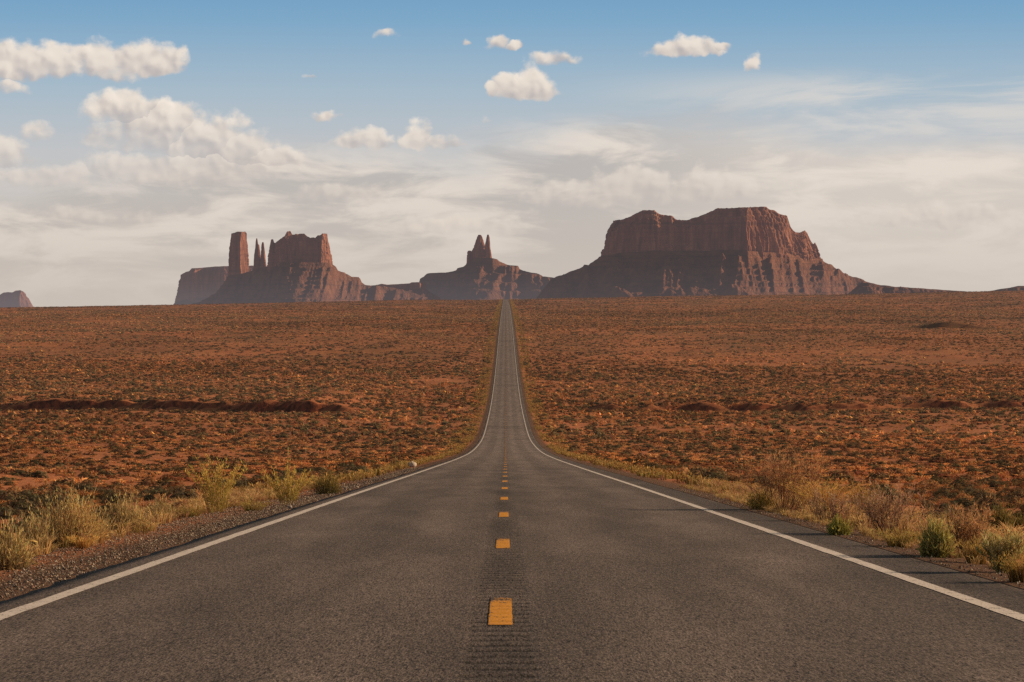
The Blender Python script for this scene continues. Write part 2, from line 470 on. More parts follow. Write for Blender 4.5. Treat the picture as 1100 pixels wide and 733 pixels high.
def ribbons(p0, p1, p2, w, r):
    """bent tapering blades from p0 through p1 to p2"""
    ax = unit(p2 - p0); s = unit(np.cross(ax, rnd_unit(len(p0), r))) * w[:, None] * 0.5
    return np.concatenate([np.stack([p0 - s, p0 + s, p1 + s * 0.8], 1), np.stack([p0 - s, p1 + s * 0.8, p1 - s * 0.8], 1), np.stack([p1 - s * 0.8, p1 + s * 0.8, p2], 1)], 0)

def tint(base, n, r, v=0.25, hue=0.08):
    base = np.asarray(base, float)
    c = base[None] * (1 + v * r.normal(size=(n, 1))).clip(0.35, 1.9)
    return np.clip(c * (1 + hue * r.normal(size=(n, 3))), 0.005, 0.9)

def shrub_shape(n, r, base, tip, leaf=0.13, flat=0.62, hollow=0.72, rough=0.50):
    """a compact mound of small leaf faces turned mostly outward"""
    d = rnd_unit(n, r); d[:, 2] = np.abs(d[:, 2]) * 0.95 + 0.02
    d = unit(d)
    p1, p2 = r.random(2) * 6
    lump = 1 + 0.24 * np.sin(d[:, 0] * 4 + p1) * np.cos(d[:, 1] * 4 + p2)
    rad = (hollow + (1 - hollow) * r.random(n)) * 0.5 * lump
    c = d * rad[:, None]; c[:, 2] *= flat * 1.5
    nn = unit(d + rough * rnd_unit(n, r))
    up = np.array([0, 0, 1.0]) + 0.9 * rnd_unit(n, r)
    ax = unit(up - (up * nn).sum(1, keepdims=True) * nn); side = unit(np.cross(ax, nn))
    ln = leaf * (0.6 + 0.8 * r.random(n)); wd = leaf * 0.75 * (0.6 + 0.8 * r.random(n))
    V = tris(c - ax * ln[:, None] * 0.4, ax, side, ln, wd)
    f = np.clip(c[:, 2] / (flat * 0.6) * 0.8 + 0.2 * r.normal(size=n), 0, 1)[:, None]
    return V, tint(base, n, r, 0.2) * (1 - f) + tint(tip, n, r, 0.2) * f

def grass_shape(n, r, base, tip, spread=0.45, h=1.0, w=0.03, base_r=0.14):
    a = r.random(n) * 2 * math.pi; q = np.sqrt(r.random(n))
    p0 = np.stack([np.cos(a) * q * base_r, np.sin(a) * q * base_r, 0 * a], 1)
    ln = h * (0.5 + 0.5 * r.random(n)); out = spread * (0.15 + q) * (0.6 + 0.6 * r.random(n))
    dirx = np.cos(a + 0.5 * r.normal(size=n)); diry = np.sin(a + 0.5 * r.normal(size=n))
    p1 = p0 + np.stack([dirx * out * 0.35 * ln, diry * out * 0.35 * ln, ln * 0.6], 1)
    p2 = p0 + np.stack([dirx * out * ln, diry * out * ln, ln * (0.95 - 0.25 * out)], 1)
    V = ribbons(p0, p1, p2, np.full(n, w) * (0.6 + 0.7 * r.random(n)), r)
    c0 = tint(base, n, r); c1 = tint(tip, n, r)
    return V, np.concatenate([c0, c0 * 0.6 + c1 * 0.4, c1])

def dome_shape(r, base, tip):
    """low ragged clump for the far plain: 14 faces"""
    k = 5
    a = np.linspace(0, 2 * math.pi, k, endpoint=False) + r.random() * 6
    r0 = 0.5 * (0.8 + 0.4 * r.random(k)); r1 = 0.42 * (0.6 + 0.7 * r.random(k))
    p0 = np.stack([np.cos(a) * r0, np.sin(a) * r0, 0 * a - 0.05], 1)
    p1 = np.stack([np.cos(a + 0.4) * r1, np.sin(a + 0.4) * r1, 0.42 + 0.3 * r.random(k)], 1)
    t = np.array([0.15 * r.normal(), 0.15 * r.normal(), 0.8 + 0.2 * r.random()])
    V = []
    for i in range(k):
        j = (i + 1) % k
        V += [[p0[i], p0[j], p1[i]], [p0[j], p1[j], p1[i]], [p1[i], p1[j], t]]
    V = np.array(V); n = len(V)
    f = np.clip(V[:, :, 2].mean(1) * 1.5, 0, 1)[:, None]
    return V, tint(base, n, r, 0.2) * (1 - f) + tint(tip, n, r, 0.2) * f

SAGE = [((0.105, 0.076, 0.045), (0.235, 0.180, 0.104)), ((0.115, 0.078, 0.046), (0.27, 0.190, 0.105)), ((0.095, 0.074, 0.041), (0.20, 0.166, 0.090)), ((0.130, 0.078, 0.046), (0.30, 0.185, 0.098))]
TAN = [((0.30, 0.150, 0.064), (0.70, 0.375, 0.165)), ((0.28, 0.125, 0.058), (0.60, 0.29, 0.125)), ((0.32, 0.155, 0.068), (0.74, 0.41, 0.170))]
DEAD = [((0.180, 0.085, 0.048), (0.38, 0.190, 0.100))]

def scatter(protos, pick, x, y, z, rot, sx, sz, cm):
    """stamp protos at positions; returns (V, C)"""
    VV, CC = [], []
    for k, (V, C) in enumerate(protos):
        i = np.nonzero(pick == k)[0]
        if not len(i): continue
        c, s = np.cos(rot[i])[:, None, None], np.sin(rot[i])[:, None, None]
        vx = V[None, :, :, 0]; vy = V[None, :, :, 1]; vz = V[None, :, :, 2]
        S = sx[i][:, None, None]
        W = np.stack([(vx * c - vy * s) * S + x[i][:, None, None], (vx * s + vy * c) * S + y[i][:, None, None], vz * sz[i][:, None, None] + z[i][:, None, None]], -1)
        VV.append(W.reshape(-1, 3, 3).astype(np.float32))
        CC.append((C[None] * cm[i][:, None, :]).reshape(-1, 3).astype(np.float32))
    return VV, CC

def wedge(n, y0, y1, r, half=0.245, pad=12):
    y = np.sqrt(r.random(n) * (y1 * y1 - y0 * y0) + y0 * y0)
    x = (r.random(n) * 2 - 1) * (half * y + pad)
    return x, y

def keep_off_road(x, y, t0):
    t = np.where(x < 0, EDGE_L - x, x - EDGE_R)
    return t > t0

allV, allC = [], []
near_items = []

def veg_tone(x, y):
    """broad patches of greener / redder growth"""
    g = fbm(x / 70, y / 190, 80, 3); q = fbm(x / 14, y / 22, 81, 2)
    l = fbm(x / 130, y / 210, 83, 3)
    v = 1 + 0.30 * q + 0.55 * l
    c = np.stack([v + 0.12 * g, v - 0.02 * g, v - 0.14 * g], -1)
    return c.clip(0.4, 1.8)

# --- near plain (to 150 m): leafy shrubs and grass tufts
pr = []
for b, t in SAGE: 
    for _ in range(3): pr.append(shrub_shape(330, rng, b, t, 0.115))
n_sage = len(pr)
for b, t in DEAD + TAN[:1]:
    for _ in range(2): pr.append(shrub_shape(220, rng, b, t, 0.125))
n_sh = len(pr)
for b, t in TAN:
    for _ in range(3): pr.append(grass_shape(46, rng, b, t, 0.62, 1.0, 0.052, 0.26))
n_all = len(pr)
A = 0.245 * (160 ** 2 - 14 ** 2) + 24 * 140
n = int(A * 1.15)
x, y = wedge(n, 14, 160, rng)
b = bare_mask(x, y)
kp = keep_off_road(x, y, 2.6) & (rng.random(n) > b * 0.93) & (rng.random(n) < 1 - sstep(130, 160, y)) & (rng.random(n) < 0.30 + 1.0 * (0.5 + 0.5 * fbm(x / 5, y / 9, 95, 3)))
x, y = x[kp], y[kp]; n = len(x)
kind = rng.random(n)
pick = np.where(kind < 0.36, rng.integers(0, n_sage, n), np.where(kind < 0.46, rng.integers(n_sage, n_sh, n), rng.integers(n_sh, n_all, n)))
isg = pick >= n_sh
size = np.where(isg, 0.16 + 0.26 * rng.random(n), 0.42 + 0.85 * rng.random(n) ** 1.4)
hgt = np.where(isg, size * (0.7 + 0.5 * rng.random(n)), size * (0.62 + 0.35 * rng.random(n)))
rot = rng.random(n) * 6.28
z = ground_z(x, y) - 0.02
cm = veg_tone(x, y) * np.array([1.25, 1.15, 1.05])
inview = np.abs(x / y) < 0.20
app = np.where(inview & (y > 24), size / y, 0)
order = np.argsort(-app)
sel_sh = [i for i in order if not isg[i]][:260]
sel_gr = [i for i in order if isg[i]][:120]
solo = set(sel_sh) | set(sel_gr)
msk = np.ones(n, bool); msk[list(solo)] = False
V, C = scatter(pr, pick[msk], x[msk], y[msk], z[msk], rot[msk], size[msk], hgt[msk], cm[msk]); allV += V; allC += C
proto_me = {}
for i in sorted(solo, key=lambda q: y[q]):
    k = int(pick[i])
    if k not in proto_me:
        proto_me[k] = tri_mesh('scrub_plant', *pr[k]); proto_me[k].materials.append(M_leaf)
    L = x[i] < 0
    if isg[i]:
        o = link('grass_tuft', proto_me[k])
        tag(o, 'small straw-coloured grass tuft on the red soil ' + ('left' if L else 'right') + ' of the road', 'grass tuft', 'grass tufts on the plain ' + ('left' if L else 'right') + ' of the road')
    else:
        o = link('desert_shrub', proto_me[k])
        if k < n_sage:
            tag(o, 'low dark grey-olive desert shrub on the open plain ' + ('left' if L else 'right') + ' of the road', 'shrub', 'dark shrubs on the plain ' + ('left' if L else 'right') + ' of the road')
        else:
            tag(o, 'low dry brown desert shrub on the open plain ' + ('left' if L else 'right') + ' of the road', 'shrub', 'brown shrubs on the plain ' + ('left' if L else 'right') + ' of the road')
    o.location = (x[i], y[i], z[i]); o.rotation_euler = (0, 0, rot[i]); o.scale = (size[i], size[i], hgt[i])

# --- 150 to 420 m
def tier(y0, y1, dens, protos, probs, s0, s1, hr, t0, cut=0.85, tonemul=1.0):
    n = int(dens * (0.245 * (y1 ** 2 - y0 ** 2) + 24 * (y1 - y0)))
    x, y = wedge(n, y0, y1, rng)
    b = bare_mask(x, y)
    dn = 0.5 + 0.5 * fbm(x / 40, y / 60, 90, 3) + 0.5 * fbm(x / 210, y / 80, 92, 3)
    kp = keep_off_road(x, y, t0) & (rng.random(n) > b * cut) & (rng.random(n) < 0.42 + 0.9 * dn)
    kp &= rng.random(n) < sstep(y0, y0 * 1.22, y) * (1 - sstep(y1 * 0.82, y1, y))
    x, y = x[kp], y[kp]; n = len(x)
    # species mix drifts over the plain
    g = fbm(x / 55, y / 120, 91, 3)
    pick = rng.choice(len(protos), n, p=np.array(probs) / np.sum(probs))
    size = s0 + (s1 - s0) * rng.random(n) ** 1.7
    hg = size * (hr * (0.7 + 0.6 * rng.random(n)))
    z = ground_z(x, y, False) - 0.04
    c = veg_tone(x, y) * tonemul
    V, C = scatter(protos, pick, x, y, z, rng.random(n) * 6.28, size, hg, c)
    allV.extend(V); allC.extend(C)

p2 = [shrub_shape(64, rng, *SAGE[i % 4], 0.27) for i in range(8)] + [shrub_shape(44, rng, *DEAD[0], 0.28) for i in range(2)] + [(lambda g: (g[0] * np.array([0.62, 0.62, 0.52]), g[1]))(grass_shape(20, rng, *TAN[i % 3], 0.75, 1.0, 0.16, 0.42)) for i in range(6)]
tier(136, 460, 0.50, p2, [0.050] * 8 + [0.06] * 2 + [0.090] * 6, 0.48, 1.6, 0.62, 2.2, 0.85, np.array([1.42, 1.26, 1.15]))
p3 = [shrub_shape(18, rng, *SAGE[i % 4], 0.46) for i in range(8)] + [shrub_shape(13, rng, *DEAD[0], 0.42) for i in range(4)] + [shrub_shape(12, rng, *TAN[i % 3], 0.42) for i in range(9)]
w3 = [0.062] * 8 + [0.04] * 4 + [0.038] * 9
tier(375, 1080, 0.30, p3, w3, 0.60, 2.2, 0.62, 2.2, 0.85, np.array([1.35, 1.22, 1.12]))
p4 = [shrub_shape(9, rng, *SAGE[i % 4], 0.55) for i in range(8)] + [shrub_shape(8, rng, *DEAD[0], 0.55) for i in range(4)] + [shrub_shape(8, rng, *TAN[i % 3], 0.55) for i in range(9)]
tier(880, 2600, 0.090, p4, w3, 0.9, 2.3, 0.55, 2.5, 0.7, 1.22)
tier(2130, 4600, 0.024, p4, w3, 1.3, 3.4, 0.45, 3.0, 0.4, 1.25)
# shrubs along the foot and brow of the left bank
nb = 2600
xb = (rng.random(nb) * 2 - 1) * 150; xb += np.sign(xb) * 14
yb = bank_line(xb) + np.where(rng.random(nb) < 0.45, -1.2 - rng.random(nb) * 16, 0.9 + rng.random(nb) * 14)
V, C = scatter(p3, rng.integers(0, 14, nb), xb, yb, ground_z(xb, yb, False) - 0.03, rng.random(nb) * 6, 0.5 + 1.0 * rng.random(nb), 0.35 + 0.6 * rng.random(nb), np.ones((nb, 3))); allV += V; allC += C
scrub = link('desert_scrub', tri_mesh('desert_scrub', np.concatenate(allV), np.concatenate(allC)), M_leaf)
tag(scrub, 'countless low shrubs and dry grass tufts covering the red plain out to the horizon', 'scrub', kind='stuff')

# ------------------------------------------------------------------ roadside verge grass (stuff)
gV, gC = [], []
gp = [grass_shape(26, rng, (0.40, 0.23, 0.095), (0.80, 0.50, 0.21), 0.8, 1.0, 0.045, 0.3) for _ in range(4)] + [grass_shape(24, rng, (0.22, 0.15, 0.05), (0.48, 0.31, 0.10), 0.7, 1.0, 0.045, 0.28) for _ in range(3)] + [grass_shape(22, rng, (0.28, 0.145, 0.080), (0.56, 0.31, 0.16), 0.6, 1.0, 0.035, 0.3) for _ in range(5)]
gpf = [grass_shape(7, rng, (0.28, 0.16, 0.055), (0.52, 0.32, 0.105), 0.8, 1.0, 0.17, 0.4) for _ in range(4)] + [grass_shape(7, rng, (0.22, 0.15, 0.05), (0.48, 0.31, 0.10), 0.8, 1.0, 0.17, 0.4) for _ in range(3)] + [shrub_shape(26, rng, *DEAD[0], 0.25) for _ in range(2)]
def verge(side, y0, y1, per_m, protos, t0, t1, s0, s1, thin=0.0, tall=1.0):
    n = int((y1 - y0) * per_m)
    y = y0 + (y1 - y0) * rng.random(n)
    t = t0 + (t1 - t0) * rng.random(n) ** 1.15
    den = 0.5 + 0.5 * fbm(y / 3.5, t / 1.2, 100 + side, 3) + (0.35 * fbm(y / 26, 0 * y, 108 + side, 2) if y0 > 70 else 0)
    lim = 0.25 + 0.45 * fbm(y / 9, 0 * y, 103 + side, 2)
    kp = (rng.random(n) < den * 1.25 - thin) & (t > t0 + np.maximum(lim, 0) * 0.8)
    y, t = y[kp], t[kp]; n = len(y)
    x = np.where(side < 0, EDGE_L - t, EDGE_R + t)
    gr = fbm(y / 14, 0 * y, 105 + side, 2)
    pick = np.where(rng.random(n) < 0.55 + 0.4 * gr, rng.integers(0, 4, n), rng.integers(4, len(protos), n))
    s = s0 + (s1 - s0) * rng.random(n)
    V, C = scatter(protos, pick, x, y, ground_z(x, y) - 0.015, rng.random(n) * 6.28, s, s * (0.8 + 0.6 * rng.random(n)) * tall, np.ones((n, 3)) * (0.8 + 0.4 * rng.random((n, 1))))
    gV.extend(V); gC.extend(C)
verge(-1, 20, 75, 44, gp, 1.15, 3.8, 0.10, 0.30, 0.0)
verge(1, 20, 75, 34, gp, 0.22, 1.5, 0.07, 0.17)
verge(1, 20, 75, 40, gp, 0.8, 3.8, 0.12, 0.36)
verge(-1, 75, 330, 20, gpf, 0.75, 4.2, 0.14, 0.36, 0.12)
verge(1, 75, 330, 20, gpf, 0.55, 3.6, 0.14, 0.38, 0.12)
verge(-1, 330, 1000, 6, gpf, 0.8, 4.6, 0.3, 0.6, 0.2); verge(1, 330, 1000, 6, gpf, 0.7, 4.6, 0.3, 0.6, 0.2)
verge(-1, 1000, 4000, 1.7, gpf, 0.9, 5, 0.5, 0.9, 0.2); verge(1, 1000, 4000, 1.7, gpf, 0.9, 5, 0.5, 0.9, 0.2)
vg = link('verge_grass', tri_mesh('verge_grass', np.concatenate(gV), np.concatenate(gC)), M_leaf)
tag(vg, 'golden dry grass lining both edges of the asphalt road into the distance', 'grass', kind='stuff')

# ------------------------------------------------------------------ gravel (stuff)
def pebble(r):
    p = np.array([[1, 0, 0], [-1, 0, 0], [0, 1, 0], [0, -1, 0], [0, 0, 1], [0, 0, -1]], float) * (0.6 + 0.6 * r.random((6, 1))) + 0.18 * r.normal(size=(6, 3))
    f = [(0, 2, 4), (2, 1, 4), (1, 3, 4), (3, 0, 4), (2, 0, 5), (1, 2, 5), (3, 1, 5), (0, 3, 5)]
    return np.array([[p[a] for a in t] for t in f])
PB = []
for c in [(0.42, 0.32, 0.24), (0.30, 0.21, 0.155), (0.19, 0.13, 0.10), (0.46, 0.35, 0.27), (0.34, 0.21, 0.14)]:
    for _ in range(3):
        v = pebble(rng) * 0.5; PB.append((v, tint(c, len(v), rng, 0.12, 0.04)))
sV, sC = [], []
def stones(side, y0, y1, per_m, t0, t1, s0, s1, p=1.0):
    n = int((y1 - y0) * per_m); y = y0 + (y1 - y0) * rng.random(n); t = t0 + (t1 - t0) * rng.random(n) ** p
    x = np.where(side < 0, EDGE_L - t, EDGE_R + t); s = s0 + (s1 - s0) * rng.random(n) ** 2.5
    V, C = scatter(PB, rng.integers(0, len(PB), n), x, y, ground_z(x, y) + s * 0.2, rng.random(n) * 6.28, s, s * 0.8, 0.7 + 0.6 * rng.random((n, 1)) * np.ones((1, 3)))
    sV.extend(V); sC.extend(C)
stones(-1, 18, 60, 520, 0.02, 1.7, 0.008, 0.038)
stones(-1, 60, 130, 60, 0.05, 1.3, 0.02, 0.07)
stones(1, 18, 70, 90, -0.03, 0.5, 0.008, 0.032, 1.6)
gr = link('shoulder_gravel', tri_mesh('shoulder_gravel', np.concatenate(sV), np.concatenate(sC)), M_leaf)
gr.data.materials.clear(); gr.data.materials.append(mat_leaf('gravel_stone', 0.0))
tag(gr, 'loose brown gravel along the shoulders beside the asphalt', 'gravel', kind='stuff')

# ------------------------------------------------------------------ roadside plants, each one a thing
def find(px, py, t_guess=None):
    """point of the ground seen at that place of the photograph"""
    d = np.geomspace(12, 400, 6000)
    X = (px - CX) / FP * d
    Z = ground_z(X, d)
    yy = CY + (CAM_Z - Z) / d * FP
    i = np.argmax(yy < py)
    return X[i], d[i], Z[i]

def mound(w, h, n, r, low, mid, tip, sw=0.006, tuft=4, tl=0.05):
    """many fine stems fanning out into a rounded mound with tufted tips"""
    a = r.random(n) * 6.283; q = r.random(n) ** 0.6
    p0 = np.stack([np.cos(a) * q * 0.30 * w, np.sin(a) * q * 0.30 * w, 0 * a], 1)
    th = q * 1.38 + 0.12 * r.normal(size=n)
    k = 0.55 + 0.40 * r.random(n) + 0.20 * (r.random(n) > 0.84)
    lump = 1 + 0.16 * np.sin(a * 3 + r.random() * 6)
    p2 = np.stack([np.cos(a) * np.sin(th) * 0.5 * w * k * lump, np.sin(a) * np.sin(th) * 0.5 * w * k * lump, np.maximum(np.cos(th), 0.05) * h * k * lump], 1)
    p1 = p0 * 0.5 + p2 * 0.5 + np.stack([0 * a, 0 * a, 0.06 * h + 0 * a], 1) + 0.03 * w * r.normal(size=(n, 3))
    Vs = ribbons(p0, p1, p2, sw * (0.7 + 0.6 * r.random(n)), r)
    Cs = np.concatenate([tint(low, n, r), tint(mid, n, r), tint(mid, n, r)])
    m = n * tuft
    f = np.repeat(np.arange(n), tuft); u = 0.55 + 0.47 * r.random(m)
    c = p1[f] + (p2[f] - p1[f]) * ((u - 0.5) * 2)[:, None]
    ax = unit(unit(p2 - p1)[f] + 0.55 * rnd_unit(m, r) + np.array([0, 0, 0.25])); sd = unit(np.cross(ax, rnd_unit(m, r)))
    Vl = tris(c, ax, sd, tl * (0.6 + 0.8 * r.random(m)), tl * 0.24 * (0.7 + 0.6 * r.random(m)))
    g = ((u - 0.55) / 0.47)[:, None]
    Cl = tint(mid, m, r) * (1 - g) + tint(tip, m, r) * g
    return (Vs, Cs), (Vl, Cl)

def stemmy(w, h, n, r, stem, leaf, tip, plume=None, per=46):
    """upright leafy stems"""
    a = r.random(n) * 6.283; q = np.sqrt(r.random(n))
    p0 = np.stack([np.cos(a) * q * 0.12 * w, np.sin(a) * q * 0.12 * w, 0 * a], 1)
    hh = h * (0.62 + 0.38 * r.random(n)) * (1 - 0.18 * q)
    if plume is not None: hh[0] = plume * h; q[0] = 0.1
    p2 = np.stack([np.cos(a) * q * 0.5 * w, np.sin(a) * q * 0.5 * w, hh], 1)
    p1 = p0 * 0.45 + p2 * 0.55 + np.stack([-0.10 * w * q * np.cos(a), -0.10 * w * q * np.sin(a), 0 * a], 1)
    Vs = ribbons(p0, p1, p2, np.full(n, 0.011), r)
    Cs = np.concatenate([tint(stem, n, r, 0.15)] * 3)
    m = n * per; f = np.repeat(np.arange(n), per); u = 0.12 + 0.9 * r.random(m) ** 0.8
    c = np.where((u < 0.55)[:, None], p0[f] + (p1 - p0)[f] * (u / 0.55)[:, None], p1[f] + (p2 - p1)[f] * ((u - 0.55) / 0.45)[:, None])
    ang = r.random(m) * 6.283; rad = 0.055 * (1.15 - u) * h * r.random(m) + 0.006
    c = c + np.stack([np.cos(ang) * rad, np.sin(ang) * rad, 0 * ang], 1)
    ax = unit(np.stack([np.cos(ang) * 0.5, np.sin(ang) * 0.5, 0.9 + 0 * ang], 1) + 0.3 * rnd_unit(m, r)); sd = unit(np.cross(ax, rnd_unit(m, r)))
    Vl = tris(c, ax, sd, 0.055 * (0.6 + 0.8 * r.random(m)), 0.016 * (0.6 + 0.8 * r.random(m)))
    g = np.clip(u, 0, 1)[:, None]
    return (Vs, Cs), (Vl, tint(leaf, m, r) * (1 - g) + tint(tip, m, r) * g)

def twiggy(w, h, n, r, c0, c1, tipc, lean=0.0, sub=6, subsub=4, tuft=1):
    """bare branching bush with a haze of fine dry twigs"""
    a = r.random(n) * 6.283; q = r.random(n) ** 0.7
    p0 = np.stack([np.cos(a), np.sin(a), 0 * a], 1) * (q * 0.16 * w)[:, None]
    p2 = np.stack([np.cos(a) * q * 0.52 * w + lean * w, np.sin(a) * q * 0.52 * w, h * (0.55 + 0.35 * r.random(n))], 1)
    p1 = (p0 + p2) / 2 + 0.04 * w * r.normal(size=(n, 3))
    V = [ribbons(p0, p1, p2, np.full(n, 0.013), r)]; C = [np.concatenate([tint(c0, n, r)] * 3)]
    def kids(p1, p2, k, ln, wd, cc):
        m = len(p1) * k; f = np.repeat(np.arange(len(p1)), k)
        u = r.random(m)[:, None]; s = p1[f] + (p2 - p1)[f] * u
        d = unit(unit(p2 - p1)[f] + 0.75 * rnd_unit(m, r) + np.array([0, 0, 0.2]))
        e = s + d * (ln * (0.5 + 0.7 * r.random(m)))[:, None]; e[:, 2] = np.maximum(e[:, 2], 0.02)
        md = (s + e) / 2 + 0.05 * ln * r.normal(size=(m, 3))
        V.append(ribbons(s, md, e, np.full(m, wd), r)); C.append(np.concatenate([tint(cc, m, r)] * 3))
        return s, e
    s1, e1 = kids(p0 * 0.5 + p1 * 0.5, p2, sub, 0.34 * h, 0.007, c0)
    s2, e2 = kids(s1, e1, subsub, 0.20 * h, 0.005, c1)
    m = len(s2) * tuft; f = np.repeat(np.arange(len(s2)), tuft)
    c = e2[f] + 0.01 * r.normal(size=(m, 3)); ax = unit((e2 - s2)[f] + 0.05 * r.normal(size=(m, 3))); sd = unit(np.cross(ax, rnd_unit(m, r)))
    Vl = tris(c, ax, sd, 0.045 * (0.5 + r.random(m)), 0.011 * (0.6 + 0.8 * r.random(m)))
    return (np.concatenate(V), np.concatenate(C)), (Vl, tint(tipc, m, r))

def grass_clump(w, h, n, r, low, tip):
    V, C = grass_shape(n, r, low, tip, 0.5 * w / h, 1.0, 0.008 / max(h, 0.1) , 0.25 * w / h)
    V = V * h
    k = n // 4; m = k * 7
    # seed heads
    tips = V[2 * n:, 2][:k]; f = np.repeat(np.arange(k), 7)
    c = tips[f] - np.array([0, 0, 0.01]) + 0.012 * r.normal(size=(m, 3)); ax = unit(np.array([0, 0, 1.0]) + 0.6 * rnd_unit(m, r)); sd = unit(np.cross(ax, rnd_unit(m, r)))
    return (V, C), (tris(c, ax, sd, 0.03 * (0.5 + r.random(m)), np.full(m, 0.010)), tint(tip, m, r))

def plant(kind_name, cat, label, px, py, wpx, hpx, fn, *a, group=None, **k):
    X, D, Z = find(px, py)
    w, h = 1.12 * wpx * D / FP, 1.1 * hpx * D / FP
    r = np.random.default_rng(int(px * 7 + py))
    stems, leaves = fn(w, h, a[0], r, *a[1:], **k)
    if fn is grass_clump:
        o = link(kind_name, tri_mesh(kind_name, np.concatenate([stems[0], leaves[0]]), np.concatenate([stems[1], leaves[1]])), M_leaf)
        o.location = (X, D, Z - 0.012); return tag(o, label, cat, group)
    o = empty(kind_name, (X, D, Z - 0.012)); tag(o, label, cat, group)
    link('stems', tri_mesh('stems', *stems), M_leaf, o)
    link('foliage', tri_mesh('foliage', *leaves), M_leaf, o)
    return o

ST_L, ST_M, ST_T = (0.24, 0.155, 0.075), (0.50, 0.325, 0.145), (0.88, 0.58, 0.24)      # straw
GY_M, GY_T = (0.36, 0.255, 0.125), (0.70, 0.50, 0.22)                                    # grey gold
YG_S, YG_L, YG_T = (0.34, 0.25, 0.085), (0.31, 0.235, 0.065), (0.74, 0.50, 0.14)         # yellow green
GN_L, GN_M, GN_T = (0.13, 0.115, 0.035), (0.28, 0.245, 0.068), (0.58, 0.48, 0.16)      # green
OL_M, OL_T = (0.17, 0.130, 0.045), (0.42, 0.29, 0.090)
BR_0, BR_1, BR_T = (0.17, 0.085, 0.055), (0.40, 0.20, 0.11), (0.66, 0.37, 0.17)
GO_L, GO_T = (0.38, 0.19, 0.06), (0.80, 0.46, 0.14)
PU_1, PU_T = (0.38, 0.225, 0.150), (0.60, 0.36, 0.21)

# left shoulder, near to far
plant('dry_bush', 'bush', 'straw-grey dry bush cut by the left edge of the photo beside the gravel', 8, 612, 62, 52, mound, 420, ST_L, GY_M, ST_T)
plant('dry_bush', 'bush', 'greyish gold dry bush just left of the large straw mound', 36, 596, 46, 44, mound, 380, ST_L, GY_M, GY_T)
plant('dry_bush', 'bush', 'large rounded straw-gold bush on the left gravel shoulder', 76, 587, 86, 58, mound, 900, ST_L, ST_M, ST_T)
plant('grass_tuft', 'grass tuft', 'small orange-gold grass tuft on the gravel in front of the large straw bush', 88, 590, 24, 17, grass_clump, 130, GO_L, GO_T)
plant('dry_bush', 'bush', 'loose pale gold bush between the large straw mound and a low grey-green bush', 133, 573, 58, 42, mound, 520, ST_L, GY_M, ST_T)
plant('low_bush', 'bush', 'low grey-green bush at the gravel between the pale gold bush and the tall stems', 172, 561, 40, 26, mound, 360, GN_L, GY_M, GY_T)
plant('grass_tuft', 'grass tuft', 'low yellow-green grass at the foot of the tall left-hand bush', 203, 556, 34, 14, grass_clump, 150, (0.16, 0.12, 0.04), (0.42, 0.30, 0.09))
plant('tall_bush', 'bush', 'tall wide yellow-green bush of upright leafy stems on the left shoulder', 232, 551, 72, 64, stemmy, 34, YG_S, YG_L, YG_T, per=60)
plant('grass_tuft', 'grass tuft', 'low golden grass between the two tall yellow-green bushes', 272, 549, 34, 15, grass_clump, 150, (0.20, 0.14, 0.045), (0.52, 0.36, 0.11))
plant('tall_bush', 'bush', 'spiky yellow-green bush with one stem standing far above the rest', 309, 542, 58, 42, stemmy, 32, YG_S, YG_L, YG_T, plume=1.36, per=60)
plant('round_bush', 'bush', 'small round olive bush beside the left edge line beyond the spiky bush', 352, 531, 34, 24, mound, 420, GN_L, OL_M, OL_T)
# right shoulder, far to near
plant('low_bush', 'bush', 'small yellow-green bush at the right asphalt edge, first before the twiggy brown bush', 818, 548, 32, 24, mound, 340, (0.20, 0.14, 0.05), (0.34, 0.25, 0.075), (0.66, 0.44, 0.13))
plant('twiggy_bush', 'bush', 'reddish brown twiggy bush with bare rising branches on the right verge', 842, 550, 84, 54, twiggy, 40, BR_0, BR_1, BR_T, sub=7, subsub=5, tuft=2)
plant('dry_bush', 'bush', 'dark brown bush half hidden behind the bare twiggy bush', 822, 533, 22, 22, mound, 260, BR_0, (0.11, 0.07, 0.04), (0.18, 0.11, 0.06))
plant('feathery_bush', 'bush', 'feathery orange-gold grass bush leaning right behind an arching dead branch', 884, 553, 66, 46, grass_clump, 420, GO_L, GO_T)
plant('twiggy_bush', 'bush', 'low bush of grey arching dead branches in front of the feathery gold bush', 893, 562, 66, 30, twiggy, 22, (0.12, 0.075, 0.055), PU_1, PU_T, lean=0.16, sub=6, subsub=5)
plant('dry_bush', 'bush', 'bright golden bush behind the dry weeds on the right verge', 930, 560, 54, 40, mound, 480, BR_0, (0.36, 0.20, 0.07), (0.64, 0.38, 0.12))
plant('low_bush', 'bush', 'small bright green bush at the right asphalt edge', 901, 575, 26, 20, mound, 300, (0.17, 0.15, 0.04), (0.32, 0.29, 0.075), (0.54, 0.46, 0.12))
plant('dry_weeds', 'weeds', 'purplish brown dry weeds left of the dense green bush', 958, 577, 66, 44, twiggy, 30, (0.14, 0.08, 0.055), PU_1, PU_T, sub=6, subsub=5, tuft=2)
plant('grass_tuft', 'grass tuft', 'golden grass at the asphalt edge left of the dense green bush', 968, 588, 44, 22, grass_clump, 220, (0.22, 0.14, 0.045), (0.52, 0.35, 0.11))
plant('green_bush', 'bush', 'dense rounded green bush at the right asphalt edge', 1005, 599, 38, 40, mound, 700, (0.15, 0.125, 0.04), (0.30, 0.255, 0.075), (0.64, 0.52, 0.18), tl=0.05)
plant('dry_weeds', 'weeds', 'brown dry weeds between the dense green bush and a grey-green bush', 1040, 600, 44, 46, twiggy, 26, (0.11, 0.065, 0.045), (0.25, 0.145, 0.085), BR_T, sub=6, subsub=5, tuft=2)
